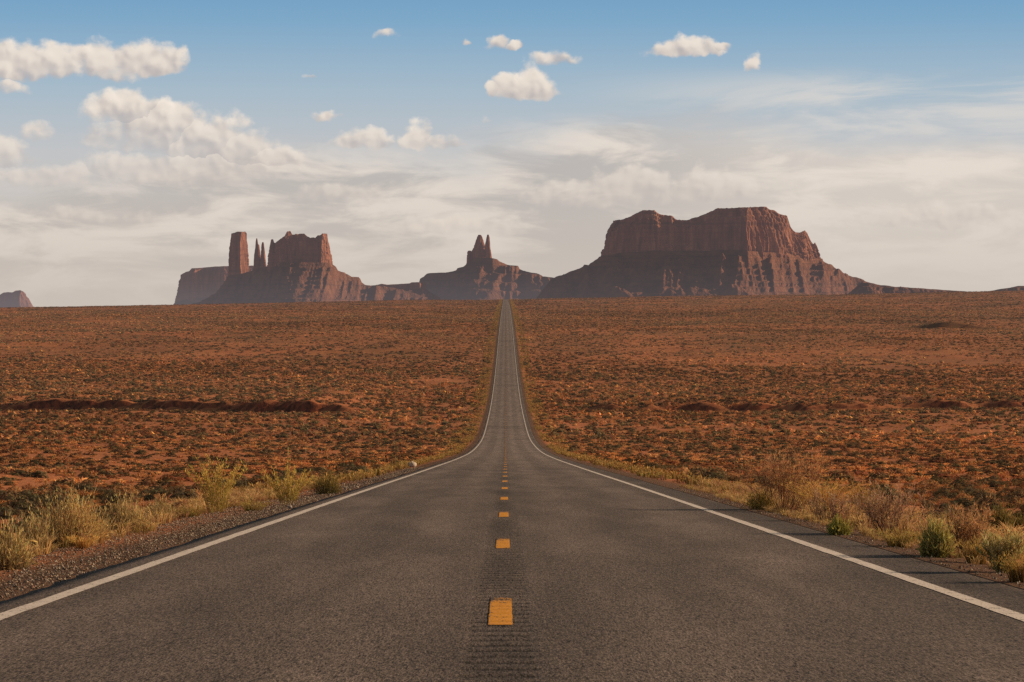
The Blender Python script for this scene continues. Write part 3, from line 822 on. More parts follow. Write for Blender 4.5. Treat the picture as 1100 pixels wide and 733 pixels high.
plant('grass_tuft', 'grass tuft', 'golden grass clump in front of the brown weeds near the right border', 1050, 606, 34, 30, grass_clump, 200, (0.24, 0.14, 0.045), (0.54, 0.35, 0.11))
plant('low_bush', 'bush', 'pale grey-green bush near the right border of the photo', 1076, 616, 50, 46, stemmy, 46, (0.26, 0.20, 0.085), (0.28, 0.23, 0.09), (0.60, 0.47, 0.20), per=50)
plant('round_bush', 'bush', 'dark green round bush behind the weeds near the right border', 1076, 574, 34, 30, mound, 520, GN_L, (0.11, 0.095, 0.03), (0.30, 0.23, 0.07))
plant('round_bush', 'bush', 'dark green bush cut by the right border of the photo', 1103, 580, 34, 30, mound, 460, GN_L, (0.12, 0.10, 0.03), (0.32, 0.24, 0.07))
plant('grass_tuft', 'grass tuft', 'golden grass clump at the asphalt cut by the right border', 1098, 626, 40, 34, grass_clump, 240, (0.24, 0.14, 0.045), (0.54, 0.34, 0.10))

# ------------------------------------------------------------------ rocks by the road
def rock(name, label, cat, px, py, wpx, hpx, mat, seed, flat=1.0):
    X, D, Z = find(px, py); w, h = wpx * D / FP, hpx * D / FP
    r = np.random.default_rng(seed)
    nu, nv = 14, 9
    u = np.linspace(0, 2 * math.pi, nu, endpoint=False); v = np.linspace(-0.5 * math.pi, 0.5 * math.pi, nv)
    U, W = np.meshgrid(u, v)
    k = 1 + 0.22 * fbm(np.cos(U) * 1.3 + 5 + seed, np.sin(U) * 1.3 + W * 1.2, seed, 3)
    P = np.stack([np.cos(W) * np.cos(U) * w / 2 * k, np.cos(W) * np.sin(U) * w / 2 * k, (np.sin(W) * 0.5 + 0.42) * h * k], -1)
    o = link(name, grid_mesh(name, P, False, True), mat); o.location = (X, D, Z)
    tag(o, label, cat)
rock('pale_rock', 'single pale whitish rock on the left verge beside the road', 'rock', 443, 502, 10, 6.5, mat_stone('pale_stone', (0.66, 0.56, 0.47, 1), (0.45, 0.34, 0.27, 1)), 3)
rock('small_rock', 'fist-sized light stone on the gravel edge below the spiky bush', 'rock', 311.5, 546.5, 5, 3.6, mat_stone('grey_stone', (0.5, 0.42, 0.36, 1), (0.3, 0.23, 0.19, 1)), 8)

# ------------------------------------------------------------------ buttes and mesas
MR = {}
def rockmat(talus, L, low=0.6):
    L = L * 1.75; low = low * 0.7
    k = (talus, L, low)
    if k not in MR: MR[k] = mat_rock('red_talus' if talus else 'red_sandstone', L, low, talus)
    return MR[k]

def wx(px, d): return (px - CX) / FP * d
def wz(py, d): return CAM_Z + (CY - py) / FP * d

def cliff(name, plan, rim, base_py, parent, mat, seed, step=3.0, A=(10, 7, 2.5), batter=10, ledge=12, cap=0.84, levels=60, sink=26, rimj=1.5, flute=None, notch=0.0, notch_px=None):
    """plan: [(px, depth)] anticlockwise seen from above starting at the left front; rim: [(px, py)] skyline"""
    P = np.array([(wx(a, d), d) for a, d in plan]); P = np.vstack([P, P[:1]])
    seg = np.linalg.norm(np.diff(P, axis=0), axis=1); L = np.concatenate([[0], np.cumsum(seg)])
    n = max(60, int(L[-1] / step)); s = np.linspace(0, L[-1], n, endpoint=False)
    X = np.interp(s, L, P[:, 0]); Y = np.interp(s, L, P[:, 1])
    # soften the corners
    for _ in range(int(0.012 * L[-1] / step) + 2):
        X = (np.roll(X, 1) + 2 * X + np.roll(X, -1)) / 4; Y = (np.roll(Y, 1) + 2 * Y + np.roll(Y, -1)) / 4
    tx = np.roll(X, -1) - np.roll(X, 1); ty = np.roll(Y, -1) - np.roll(Y, 1); l = np.hypot(tx, ty) + 1e-9
    nx, ny = ty / l, -tx / l
    if np.sum(X * np.roll(Y, -1) - np.roll(X, -1) * Y) < 0: nx, ny = -nx, -ny
    cx, cy = X.mean(), Y.mean()
    rx = np.array([p[0] for p in rim], float); ry = np.array([p[1] for p in rim], float)
    w = 2 * math.pi * s / L[-1]; R0 = L[-1] / (2 * math.pi)
    cc, cs = np.cos(w), np.sin(w)
    def nz(scale, k, zz, o=3, rid=False):
        q = s / scale
        edge = np.minimum(s, L[-1] - s) / (L[-1] * 0.02); e = np.clip(edge, 0, 1)
        return (ridged if rid else fbm)(q, zz, seed + k, o) * e
    fl = 1.0 if flute is None else np.interp(CX + FP * X / Y, [q[0] for q in flute], [q[1] for q in flute])
    rg = np.random.default_rng(seed); beds = [(b, ledge * (0.25 + 0.5 * rg.random())) for b in (0.14, 0.27, 0.36, 0.55, 0.63, 0.76, 0.89)]
    rows = []
    for j in range(levels + 1):
        t = j / levels
        tt = t * 1.0
        zz = t * 1.2
        dsp = A[0] * nz(130, 1, zz * 0.6, 2) + fl * A[1] * nz(44, 2, zz * 0.55, 3, True) * (1 - 0.35 * t) + A[2] * nz(9, 3, zz * 1.8, 3)
        st = batter * t + 2.2 * fbm(np.full(n, t * 22), s / 300, seed + 9, 2)
        st = st + ledge * (sstep(cap - 0.015, cap + 0.015, t)) + ledge * 0.8 * sstep(0.925, 0.945, t) + ledge * 0.5 * sstep(0.45, 0.47, t) * (0.5 + 0.5 * nz(200, 6, 0.5, 2))
        for bi, (b, dep) in enumerate(beds):
            bb = b + 0.02 * fbm(s / 70, np.full(n, bi * 3.1), seed + 31, 2)
            st = st + dep * sstep(bb - 0.012, bb + 0.012, t) * np.clip(0.6 + 1.2 * fbm(s / 90, np.full(n, bi * 5.7), seed + 33, 2), 0, 1.3)
        off = dsp - st
        x = X + nx * off; y = Y + ny * off
        px = CX + FP * x / y
        nm_ = 1.0 if notch_px is None else np.interp(px, [q[0] for q in notch_px], [q[1] for q in notch_px])
        zt = wz(np.interp(px, rx, ry), y) + rimj * nz(14, 5, 0.0, 3) - notch * nm_ * np.clip(0.55 - nz(17, 41, 2.2, 2, True), 0, 1.2)
        zb = wz(base_py, y) - sink
        rows.append(np.stack([x, y, zb + (zt - zb) * t], -1))
    top = rows[-1]
    for f in list(np.linspace(0.985, 0.04, 34)) + [0.0]:
        x = cx + (top[:, 0] - cx) * f; y = cy + (top[:, 1] - cy) * f
        px = CX + FP * x / y
        rows.append(np.stack([x, y, wz(np.interp(px, rx, ry) + 0.4, y)], -1))
    return link(name, grid_mesh(name, np.array(rows), False, True), mat, parent)

def spire(name, px, d, prof, parent, mat, seed, depth=0.8, n=40):
    """prof: [(py, left px, right px)] from the foot up; a weathered rock tower"""
    prof = np.array(prof, float); k = 46
    t = np.linspace(0, 1, k); q = np.linspace(0, 1, len(prof))
    a = np.linspace(0, 2 * math.pi, n, endpoint=False)
    py = np.interp(t, q, prof[:, 0]); l = np.interp(t, q, prof[:, 1]); r_ = np.interp(t, q, prof[:, 2])
    rows = []
    for j in range(k):
        c = wx((l[j] + r_[j]) / 2, d); R_ = (r_[j] - l[j]) / 2 * d / FP
        f = 1 + 0.22 * ridged(a * 1.6, np.full(n, t[j] * 2.0), seed, 2) * np.minimum(1, np.minimum(a, 6.283 - a) * 2) + 0.15 * fbm(a * 3, np.full(n, t[j] * 13), seed + 3, 2)
        f = f - 0.06
        # squarish section, one corner to the viewer
        sq = 1 / np.maximum(np.abs(np.cos(a - 0.45)), np.abs(np.sin(a - 0.45))) ** 0.55
        sq /= sq.max(); f = f * (sq * 0.35 + 0.80)
        rows.append(np.stack([c + np.cos(a) * R_ * f, d + np.sin(a) * R_ * depth * f, np.full(n, wz(py[j], d))], -1))
    rows.append(np.stack([np.full(n, wx((l[-1] + r_[-1]) / 2, d)), np.full(n, d), np.full(n, wz(prof[-1, 0], d) + 1)], -1))
    return link(name, grid_mesh(name, np.array(rows), False, True), mat, parent)

def slope(name, crest, d, front, parent, mat, seed, base_py=334, step=2.6, run=2.1, gully=20, gscale=55, back=260, bench=0.35, blur=6, mounds=(), rows=120, benchh=24):
    """talus apron: crest line [(px, py)] standing at depth d + front(px), falling towards the viewer in a concave ridged slope"""
    p0, p1 = crest[0][0], crest[-1][0]
    cxs = np.array([p[0] for p in crest], float); cys = np.array([p[1] for p in crest], float)
    px = np.arange(p0, p1, step * FP / d); n = len(px)
    yf = d + front(px)
    x = wx(px, yf)
    top = np.interp(px, cxs, cys)
    zt = wz(top, yf); zb = wz(base_py, d)
    H = np.maximum(zt - zb, 1.0)
    ext = H.max() * run * 1.25 + 60
    fr = np.linspace(0, 1, rows) ** 1.1 * ext
    ks = max(3, int(140 / step)); pad = np.pad(yf, ks, mode='edge'); ker = np.hanning(2 * ks + 1); ysm = np.convolve(pad, ker / ker.sum(), 'valid')
    zt = zt + np.minimum(1, H / 120) * 5.5 * fbm(x / 34, np.full(n, 3.3), seed + 17, 3)
    out = []
    for b in (back, back * 0.5, back * 0.2, back * 0.05):
        out.append(np.stack([x, yf + b, zt - b * b * 0.0006], -1))
    gx = x / gscale
    for e in fr:
        u = e / (H * run)
        y = yf - e
        w1 = 0.30 * fbm(x / 110, np.full(n, e / 260), seed + 4, 2)
        kk = min(1.0, e / 90.0)
        y = y * (1 - kk) + (ysm - e) * kk + 7 * fbm(x / 26, np.full(n, e / 26), seed + 21, 2) * kk
        shape = np.where(u < 1, (1 - np.clip(u, 0, 1)) ** 1.35, 0)
        g = ridged(gx + w1 + 0.3 * e / 200, np.full(n, e / 700.0), seed, 3)
        env = np.clip(u * 5, 0, 1) * np.clip(1.15 - u, 0, 1)
        z = zb + H * shape + gully * np.minimum(1, H / 90) * (g - 0.15) * env + (4.5 * fbm(x / 11, np.full(n, e / 11), seed + 6, 2) + 9 * ridged(x / 31 + w1, np.full(n, e / 60), seed + 25, 2) * np.minimum(1, H / 120)) * env
        # resistant beds stand out as little cliffs
        bm = np.clip(0.75 + 1.1 * fbm(x / 75, np.full(n, e / 150), seed + 28, 2), 0.1, 1.4)
        hz = (z - zb) / benchh + 0.35 * fbm(x / 160, np.full(n, e / 200), seed + 8, 2)
        fl = np.floor(hz); rr = hz - fl
        z = z + bench * bm * benchh * (sstep(0.30, 0.70, rr) - rr) * np.minimum(1, H / 60)
        for (mp, mw, md, mdw, mh) in mounds:
            mx = wx(mp, d)
            z = np.maximum(z, zb + (mh + 9 * ridged(x / 28 + w1, np.full(n, e / 90), seed + 13, 3)) * np.exp(-((x - mx) / mw) ** 2 - ((e - md) / mdw) ** 2))
        if e == 0: z = zt
        out.append(np.stack([x, y, z], -1))
    return link(name, grid_mesh(name, np.array(out), True), mat, parent)

def butte(name, px, d, label, cat='butte', group=None):
    o = empty(name, (wx(px, d), d, -60)); 
    tag(o, label, cat, group)
    return o

_link = link
def link(name, me, mat=None, parent=None):      # parts keep world coordinates under an Empty at the base
    o = _link(name, me, mat, parent)
    if parent is not None: o.matrix_parent_inverse = parent.matrix_world.inverted()
    return o

# great mesa on the right
D = 9300.0
o = butte('great_mesa', 765, D, 'huge flat-topped red sandstone mesa right of the road, sunlit at its right end'); bpy.context.view_layer.update()
rim = [(640, 247), (649, 246.5), (651, 243), (655, 238), (668, 236), (676, 233), (684, 229), (690, 226), (703, 226), (708, 230), (722, 232), (726, 236), (737, 236.6), (748, 233.5), (760, 229), (770, 224), (795, 223), (823, 222), (825, 225), (832, 226), (837, 230), (845.5, 232), (847, 240), (851, 247.5), (857, 250.5), (860, 249.5), (862, 248.5), (864.5, 247.5), (867, 250), (869.5, 257), (872.5, 261.5), (874, 261), (875.5, 258), (877, 260), (879, 265), (885, 268)]
cliff('cliff', [(649, D + 20), (690, D - 60), (720, D - 36), (760, D - 14), (803, D - 85), (826, D + 70), (850, D + 230), (880.5, D + 480), (879, D + 640), (800, D + 900), (700, D + 800), (648, D + 420)], rim, 272, o, rockmat(False, 24000), 21, 2.2, (6, 28, 7), 5, 9, flute=[(640, 0.45), (690, 0.3), (800, 0.25), (812, 1.0), (900, 1.0)], notch=17, notch_px=[(640, 0.25), (840, 0.3), (848, 1), (900, 1)])
slope('talus', [(575, 322), (590, 303), (600, 296.5), (607, 294), (620, 290), (626, 287), (627.5, 285), (632, 285), (637, 281), (638.5, 279.5), (648, 274), (700, 270), (800, 270), (850, 273), (879, 277), (885, 281), (898, 288), (900, 291), (915, 297), (928, 301), (932, 304), (945, 306.5), (980, 309.5), (1010, 312.5), (1040, 316), (1060, 320)],
      D, lambda p: np.interp(p, [575, 648, 690, 720, 760, 803, 826, 850, 879, 940, 1060], [120, 10, -70, -46, -24, -95, 60, 220, 460, 520, 560]), o, rockmat(True, 24000), 23, 327, 2.5, 2.0, 44, 66, bench=0.62, benchh=21, rows=170, mounds=[(735, 190, 330, 90, 52), (775, 110, 300, 80, 62), (660, 60, 300, 60, 58), (850, 160, 420, 90, 34)])

# pinnacles on a stepped base, straight above the road
D = 10800.0
o = butte('pinnacle_butte', 520, D, 'small stepped butte crowned by pointed rock pinnacles, directly above the road end'); bpy.context.view_layer.update()
m = rockmat(False, 24000)
spire('pinnacle', 504, D, [(296, 499.5, 511), (285, 501, 509), (275, 501.6, 507.5), (271, 502.4, 506.6), (269.6, 503.2, 505.8)], o, m, 51, 1.0)
spire('pinnacle', 513.5, D + 10, [(296, 503, 528), (280, 506, 525), (272, 507.5, 523), (266, 510, 521), (259, 511.8, 519.0), (255, 512.8, 517.8), (252.6, 513.8, 516.6)], o, m, 54, 1.0)
spire('pinnacle', 524, D - 10, [(296, 517, 531), (280, 519.5, 528.5), (272, 520.6, 527.2), (263, 521.6, 526.2), (255, 522.8, 525.6), (252.4, 523.4, 525.0)], o, m, 57, 1.0)
slope('talus', [(425, 320), (440, 309), (450, 305.5), (451, 299.5), (455, 297), (462, 294.5), (480, 293), (490, 290.5), (491.5, 288), (498, 286.5), (502, 283), (512, 277), (526, 277), (530, 277.5), (540, 283), (545, 285), (555, 286), (557, 288.5), (562, 291), (575, 294), (579, 295), (583, 297.5), (600, 298), (640, 300), (670, 318)],
      D, lambda p: np.interp(p, [425, 450, 510, 529, 545, 600, 670], [60, 0, -35, -75, 10, -110, -210]), o, rockmat(True, 22000, 0.9), 61, 329, 2.6, 2.0, 32, 70, bench=0.75, benchh=34)

# castle block with a pillar and two thin spires on the left
D = 10000.0
o = butte('castle_butte', 310, D, 'left red butte of a castle-like block, a thick leaning pillar and two thin spires'); bpy.context.view_layer.update()
m = rockmat(False, 23000)
cliff('castle_block', [(288, D + 20), (300, D - 40), (322, D - 10), (346, D - 45), (354, D + 60), (355, D + 190), (320, D + 260), (288, D + 160)],
      [(280, 268), (288, 268), (290, 264), (291.3, 257), (293.5, 257), (295, 262), (297, 260), (303, 255.5), (306, 254), (308.3, 248.8), (312.5, 248.5), (314, 252), (320, 251.3), (327, 251), (330, 254), (334, 255.5), (340.5, 255.5), (341, 253), (345, 252.5), (346, 251), (351.5, 251), (352.5, 254), (354.5, 257.5), (360, 262)],
      285, o, m, 71, 2.0, (8, 11, 4), 4, 4, rimj=1.5, notch=11)
cliff('pillar', [(245, D + 380), (258.5, D + 325), (267, D + 395), (266.5, D + 460), (247, D + 450)], [(238, 255), (247.2, 253.5), (249, 251), (255, 249), (264, 249.2), (265.8, 251), (270, 256)], 294, o, m, 75, 1.8, (3, 6, 3), 4, 2.5, levels=60, rimj=0.8, notch=4)
spire('spire', 276, D + 230, [(296, 271.5, 283), (288, 273, 280.5), (272, 274, 279.6), (264, 274.8, 278.8), (262, 275.0, 277.3), (258, 275.2, 276.8), (256.4, 275.5, 276.4)], o, m, 81, 1.0)
spire('spire', 282.3, D + 215, [(296, 278.5, 288), (285, 280, 286), (272, 280.6, 284.6), (264, 281.2, 283.9), (260.5, 281.8, 283.3)], o, m, 84, 1.0)
slope('talus', [(205, 327), (215, 324.5), (232, 315), (241, 303), (245, 296.5), (268, 292.5), (273, 290), (287, 286), (300, 283), (345, 282), (354, 283), (360, 286), (362, 289.5), (370, 293), (372, 295), (378, 298), (386, 298.3), (387.5, 303), (392, 306), (400, 307.5), (412, 307), (430, 311), (460, 320)],
      D, lambda p: np.interp(p, [205, 245, 268, 287, 302, 322, 346, 356, 390, 460], [480, 330, 310, 70, -50, -90, -60, 30, 120, 220]), o, rockmat(True, 23000, 0.8), 91, 330, 2.2, 2.1, 34, 52, bench=0.6, benchh=17, rows=150)

D = 10600.0
o = butte('low_mesa', 420, D, 'low ledge of sunlit rock between the castle-like butte and the pinnacle butte', 'mesa'); bpy.context.view_layer.update()
cliff('cliff', [(392, D + 10), (420, D - 20), (452, D - 30), (458, D + 90), (420, D + 160), (392, D + 120)], [(385, 307), (398, 307), (404, 306.5), (410, 305), (416, 306), (424, 305.6), (440, 304.6), (442, 303.5), (449, 303.3), (460, 304)], 311, o, rockmat(False, 23000), 101, 2.2, (4, 7, 2), 2, 1, levels=16, sink=10, rimj=0.4)
slope('talus', [(375, 324), (392, 310), (420, 310), (455, 309.5), (480, 324)], D, lambda p: np.interp(p, [375, 420, 480], [0, -24, -10]), o, rockmat(True, 23000), 105, 328, 2.6, 2.4, 12, 40, back=100)

# hazy mesa behind the pillar
D = 14500.0
o = butte('far_mesa', 230, D, 'long hazy blue-grey mesa behind the pillar of the castle-like butte', 'mesa'); bpy.context.view_layer.update()
cliff('cliff', [(190.5, D + 60), (206, D - 90), (222, D - 10), (240, D - 100), (285, D - 20), (290, D + 500), (192, D + 480)], [(185, 302), (190, 301), (191.5, 297), (196, 294.5), (200, 292.3), (203.5, 291.5), (206, 288.5), (215, 288), (230, 286.6), (246, 286), (275, 285.5), (295, 288)], 322, o, rockmat(False, 21000, 0.7), 111, 3.5, (18, 16, 4), 7, 6, rimj=1.0)
slope('talus', [(182, 332), (188, 325), (206, 320), (290, 318), (310, 330)], D, lambda p: 0 * p - 60, o, rockmat(True, 21000, 0.7), 115, 334, 4.0, 2.2, 16, 60)

D = 19000.0
o = butte('far_butte', 5, D, 'small pinkish grey butte far away at the left border of the photo'); bpy.context.view_layer.update()
cliff('cliff', [(-60, D), (-20, D - 90), (5, D + 20), (22, D - 120), (33.5, D + 160), (33, D + 500), (-60, D + 500)], [(-60, 322), (-25, 319), (0, 317), (4, 314.5), (9, 314), (14, 314.5), (16.5, 312.6), (22, 312), (25.5, 313.5), (28, 316), (31.5, 317.5), (34, 321), (40, 325)], 333, o, rockmat(False, 18500, 0.5), 121, 5, (26, 30, 6), 16, 8, rimj=1.5)
slope('talus', [(-70, 336), (-20, 331), (30, 331), (42, 338)], D, lambda p: 0 * p - 40, o, rockmat(True, 18500, 0.5), 125, 342, 6, 2.2, 16, 60)

# low ridges right of the great mesa
D = 8600.0
o = butte('low_ridge', 985, D, 'low dark ridge running right from the foot of the great mesa', 'ridge'); bpy.context.view_layer.update()
slope('talus', [(905, 322), (925, 305), (932, 304.3), (945, 306.5), (965, 308.2), (990, 309.8), (1007, 311), (1020, 312), (1050, 314), (1075, 318)], D, lambda p: 0 * p, o, rockmat(True, 26000), 131, 324, 2.6, 4.0, 14, 50, bench=0.8, benchh=12)
D = 9000.0
o = butte('low_ridge', 1090, D, 'low dark hill at the right border of the photo on the horizon', 'ridge'); bpy.context.view_layer.update()
slope('talus', [(1040, 319), (1055, 314), (1068, 312), (1076, 310.3), (1090, 308.6), (1094, 307.6), (1130, 306.5), (1200, 312)], D, lambda p: 0 * p, o, rockmat(True, 26000), 135, 324, 2.6, 4.0, 14, 50, bench=0.8, benchh=12)

# ------------------------------------------------------------------ sky
def build_world():
    w = bpy.data.worlds.new('World'); sc.world = w; w.use_nodes = True
    N = NT(w.node_tree); N.n.clear()
    tc = N.n.new('ShaderNodeTexCoord'); dirv = N.v('NORMALIZE', tc.outputs['Generated']); d = N.xyz(dirv)
    sky = N.n.new('ShaderNodeTexSky'); sky.sky_type = 'NISHITA'; sky.sun_disc = False
    sky.sun_elevation = R(SUN_EL); sky.sun_rotation = R(90 - SUN_AZ); sky.altitude = 1600; sky.air_density = 1.0; sky.dust_density = 0.6; sky.ozone_density = 2.0
    # azimuth from the road direction and elevation, in units of 1/28 rad
    az = N.m('MULTIPLY', N.m('ARCTAN2', d[0], d[1]), 28.0)
    el = N.m('MULTIPLY', N.m('ARCSINE', d[2]), 28.0)
    base = N.v('MULTIPLY', sky.outputs[0], (0.130, 0.082, 0.042))
    # colour of the clear air low over the desert: cream at the horizon to blue above
    low = N.ramp(N.m('DIVIDE', el, 4.0), [(0.0, (0.580, 0.515, 0.455)), (0.20, (0.620, 0.560, 0.505)), (0.42, (0.530, 0.545, 0.560)), (0.58, (0.385, 0.495, 0.585)), (0.76, (0.215, 0.395, 0.575)), (1.0, (0.105, 0.270, 0.495))])
    high = base
    base = low
    P = N.comb(az, el, 0.0)
    fine = N.noise(N.v('MULTIPLY', P, (0.85, 1.2, 1)), 2.8, 7, 0.60, '2D')
    nv = N.n.new('ShaderNodeTexNoise'); nv.noise_dimensions = '2D'; N.l.new(P, nv.inputs['Vector']); nv.inputs['Scale'].default_value = 4.2; nv.inputs['Detail'].default_value = 5
    wv = N.v('MULTIPLY', N.v('SUBTRACT', nv.outputs['Color'], (0.5, 0.5, 0.5)), (0.24, 0.17, 0))
    Pw = N.v('ADD', P, wv)
    # ---- thin high veil, right
    ci = N.noise(N.v('MULTIPLY', N.v('ADD', P, N.comb(0, N.m('MULTIPLY', az, -0.03), 0)), (0.22, 1.5, 1)), 1.6, 6, 0.6, '2D', 0.4)
    veil = N.m('MULTIPLY', N.ss(0.36, 0.66, ci), N.m('MULTIPLY', N.ss(2.62, 2.25, el), N.ss(0.2, 3.8, az)))
    c = N.mix(N.m('MULTIPLY', veil, 0.85), base, (0.68, 0.655, 0.625, 1))
    # ---- broad layered cloud lower down
    edge = N.m('ADD', el, N.m('ADD', N.m('MULTIPLY', N.m('SUBTRACT', N.noise(N.v('MULTIPLY', P, (0.35, 1, 1)), 0.9, 5, 0.55, '2D'), 0.5), 1.5), N.m('MULTIPLY', az, -0.045)))
    sheet = N.ss(1.95, 1.25, edge)
    st = N.noise(N.v('MULTIPLY', P, (0.30, 1.25, 1)), 2.6, 7, 0.60, '2D', 0.3)
    st2 = N.noise(N.v('MULTIPLY', P, (0.22, 1.0, 1)), 1.1, 5, 0.5, '2D')
    grey = N.mix(N.ss(0.0, 1.9, el), (0.560, 0.500, 0.445, 1), (0.490, 0.462, 0.442, 1))
    lit = N.mix(N.ss(0.0, 1.9, el), (0.660, 0.585, 0.515, 1), (0.800, 0.715, 0.630, 1))
    shc = N.mix(N.ss(0.40, 0.60, N.m('ADD', N.m('MULTIPLY', st, 0.65), N.m('MULTIPLY', st2, 0.35))), grey, lit)
    shc = N.mix(N.m('MULTIPLY', N.ss(0.8, 0.0, el), 0.55), shc, (0.590, 0.520, 0.460, 1))
    shc = N.mix(N.m('MULTIPLY', N.ss(0.5, 4.0, az), 0.55), shc, N.v('SCALE', lit, scale=1.02))
    c = N.mix(N.m('MULTIPLY', sheet, 0.93), c, shc)
    # ---- heaped clouds
    blobs = [  # azimuth, elevation of the base, half width, height above, height below, weight
        (-5.2, 2.47, 0.55, 0.36, 0.08), (-4.72, 2.50, 0.45, 0.27, 0.08), (-4.25, 2.50, 0.38, 0.30, 0.09), (-3.85, 2.52, 0.36, 0.28, 0.07), (-3.62, 2.54, 0.20, 0.28, 0.07),
        (-5.25, 2.30, 0.28, 0.12, 0.06, 0.55), 
        (-4.05, 2.03, 0.40, 0.26, 0.12), (-3.75, 1.85, 0.60, 0.34, 0.22), (-3.25, 1.72, 0.55, 0.36, 0.20), (-2.85, 1.66, 0.42, 0.24, 0.14), (-2.55, 1.58, 0.38, 0.14, 0.10), (-4.9, 1.80, 0.30, 0.18, 0.08, 0.50), (-5.45, 1.60, 0.40, 0.22, 0.10), (-3.4, 1.45, 1.1, 0.22, 0.15), (-4.8, 1.35, 0.9, 0.20, 0.15, 0.60), (-1.8, 1.20, 0.9, 0.16, 0.12, 0.50), (-4.2, 0.95, 0.9, 0.15, 0.10, 0.50),
        (-1.55, 1.74, 0.33, 0.17, 0.05), (-0.95, 1.74, 0.16, 0.26, 0.05), (-0.75, 1.75, 0.26, 0.10, 0.05),
        (0.08, 2.28, 0.24, 0.19, 0.06), (0.28, 2.28, 0.25, 0.32, 0.06), (-0.12, 2.30, 0.10, 0.10, 0.05),
        (0.52, 2.64, 0.25, 0.12, 0.05, 0.75), (-0.08, 2.81, 0.15, 0.09, 0.05, 0.70), (-0.40, 2.84, 0.07, 0.05, 0.03, 0.50), (0.10, 2.78, 0.10, 0.05, 0.03), (-1.28, 2.90, 0.15, 0.07, 0.05, 0.38),
        (-1.92, 2.03, 0.17, 0.09, 0.04, 0.62), (-0.20, 2.02, 0.11, 0.09, 0.05, 0.42), (-2.10, 2.47, 0.09, 0.05, 0.03, 0.36),
        (1.76, 2.73, 0.24, 0.14, 0.05), (2.02, 2.74, 0.26, 0.14, 0.04), (2.30, 2.77, 0.12, 0.05, 0.03, 0.50), (2.66, 2.56, 0.10, 0.15, 0.05),
        (1.35, 1.18, 0.5, 0.30, 0.10), (0.7, 1.16, 0.5, 0.18, 0.10), (2.2, 1.22, 0.5, 0.26, 0.10), (4.6, 0.95, 0.7, 0.16, 0.10), (-0.5, 0.85, 0.7, 0.12, 0.08),
    ]
    gt = bpy.data.node_groups.new('cloud_lobe', 'ShaderNodeTree')
    gt.interface.new_socket('P', in_out='INPUT', socket_type='NodeSocketVector')
    gt.interface.new_socket('C', in_out='INPUT', socket_type='NodeSocketVector')
    gt.interface.new_socket('S', in_out='INPUT', socket_type='NodeSocketVector')
    gt.interface.new_socket('F', in_out='INPUT', socket_type='NodeSocketFloat')
    gt.interface.new_socket('H', in_out='INPUT', socket_type='NodeSocketFloat')
    gt.interface.new_socket('W', in_out='INPUT', socket_type='NodeSocketFloat')
    gt.interface.new_socket('F', in_out='OUTPUT', socket_type='NodeSocketFloat')
    gt.interface.new_socket('H', in_out='OUTPUT', socket_type='NodeSocketFloat')
    G = NT(gt); gi = gt.nodes.new('NodeGroupInput'); go = gt.nodes.new('NodeGroupOutput')
    e = G.xyz(G.v('MULTIPLY', G.v('SUBTRACT', gi.outputs[0], gi.outputs[1]), gi.outputs[2]))
    mm = G.m('MAXIMUM', e[1], e[2])
    f = G.m('SUBTRACT', gi.outputs[5], G.m('ADD', G.m('MULTIPLY', e[0], e[0]), G.m('MULTIPLY', mm, mm)))
    gt.links.new(G.m('MAXIMUM', f, gi.outputs[3]), go.inputs[0])
    # height within the strongest lobe
    isb = G.m('GREATER_THAN', f, gi.outputs[3])
    hh = G.m('ADD', G.m('MULTIPLY', e[1], isb), G.m('MULTIPLY', gi.outputs[4], G.m('SUBTRACT', 1.0, isb)))
    gt.links.new(hh, go.inputs[1])
    px = N.xyz(Pw); Pyy = N.comb(px[0], px[1], px[1])
    fF, fH = -9.0, 0.0
    for (bx, by, rx, ht, hb, *wt) in blobs:
        g = N.n.new('ShaderNodeGroup'); g.node_tree = gt
        N.l.new(Pyy, g.inputs[0]); g.inputs[1].default_value = (bx, by, by); g.inputs[2].default_value = (0.92 / rx, 0.9 / ht, -0.9 / hb)
        N.put(g.inputs[3], fF); N.put(g.inputs[4], fH); g.inputs[5].default_value = wt[0] if wt else 1.0
        fF, fH = g.outputs[0], g.outputs[1]
    # billows: rounded heads of two sizes, then torn fine edges
    def billow(vec):
        def vz(sc_):
            n = N.n.new('ShaderNodeTexVoronoi'); n.voronoi_dimensions = '2D'; n.feature = 'SMOOTH_F1'; n.inputs['Smoothness'].default_value = 0.7
            N.l.new(vec, n.inputs['Vector']); n.inputs['Scale'].default_value = sc_
            return n.outputs['Distance']
        return N.m('ADD', N.m('MULTIPLY', N.m('SUBTRACT', 0.42, vz(3.4)), 1.0), N.m('MULTIPLY', N.m('SUBTRACT', 0.42, vz(8.0)), 0.45))
    Wp = N.v('ADD', P, N.v('SCALE', wv, scale=0.55))
    b0 = billow(Wp); b1 = billow(N.v('ADD', Wp, (0.045, 0.040, 0)))
    fz = N.m('MULTIPLY', N.m('SUBTRACT', fine, 0.5), 2.0)
    dens = N.m('ADD', N.m('ADD', N.m('MINIMUM', fF, 0.8), N.m('MULTIPLY', b0, 0.55)), fz)
    soft = N.ss(0.35, -0.35, fH)                      # undersides fade softly, heads are crisper
    a_hd = N.ss(-0.20, 0.60, dens); a_ft = N.ss(-0.45, 0.95, dens)
    alpha = N.m('ADD', N.m('MULTIPLY', a_hd, N.m('SUBTRACT', 1.0, soft)), N.m('MULTIPLY', a_ft, soft))
    # light comes from the right and above
    lf = N.m('ADD', N.m('MULTIPLY', N.m('MAXIMUM', fH, -0.7), 0.55), N.m('MULTIPLY', N.m('SUBTRACT', b0, b1), 0.95))
    lf = N.m('ADD', lf, N.m('MULTIPLY', N.m('SUBTRACT', fine, 0.5), 0.45))
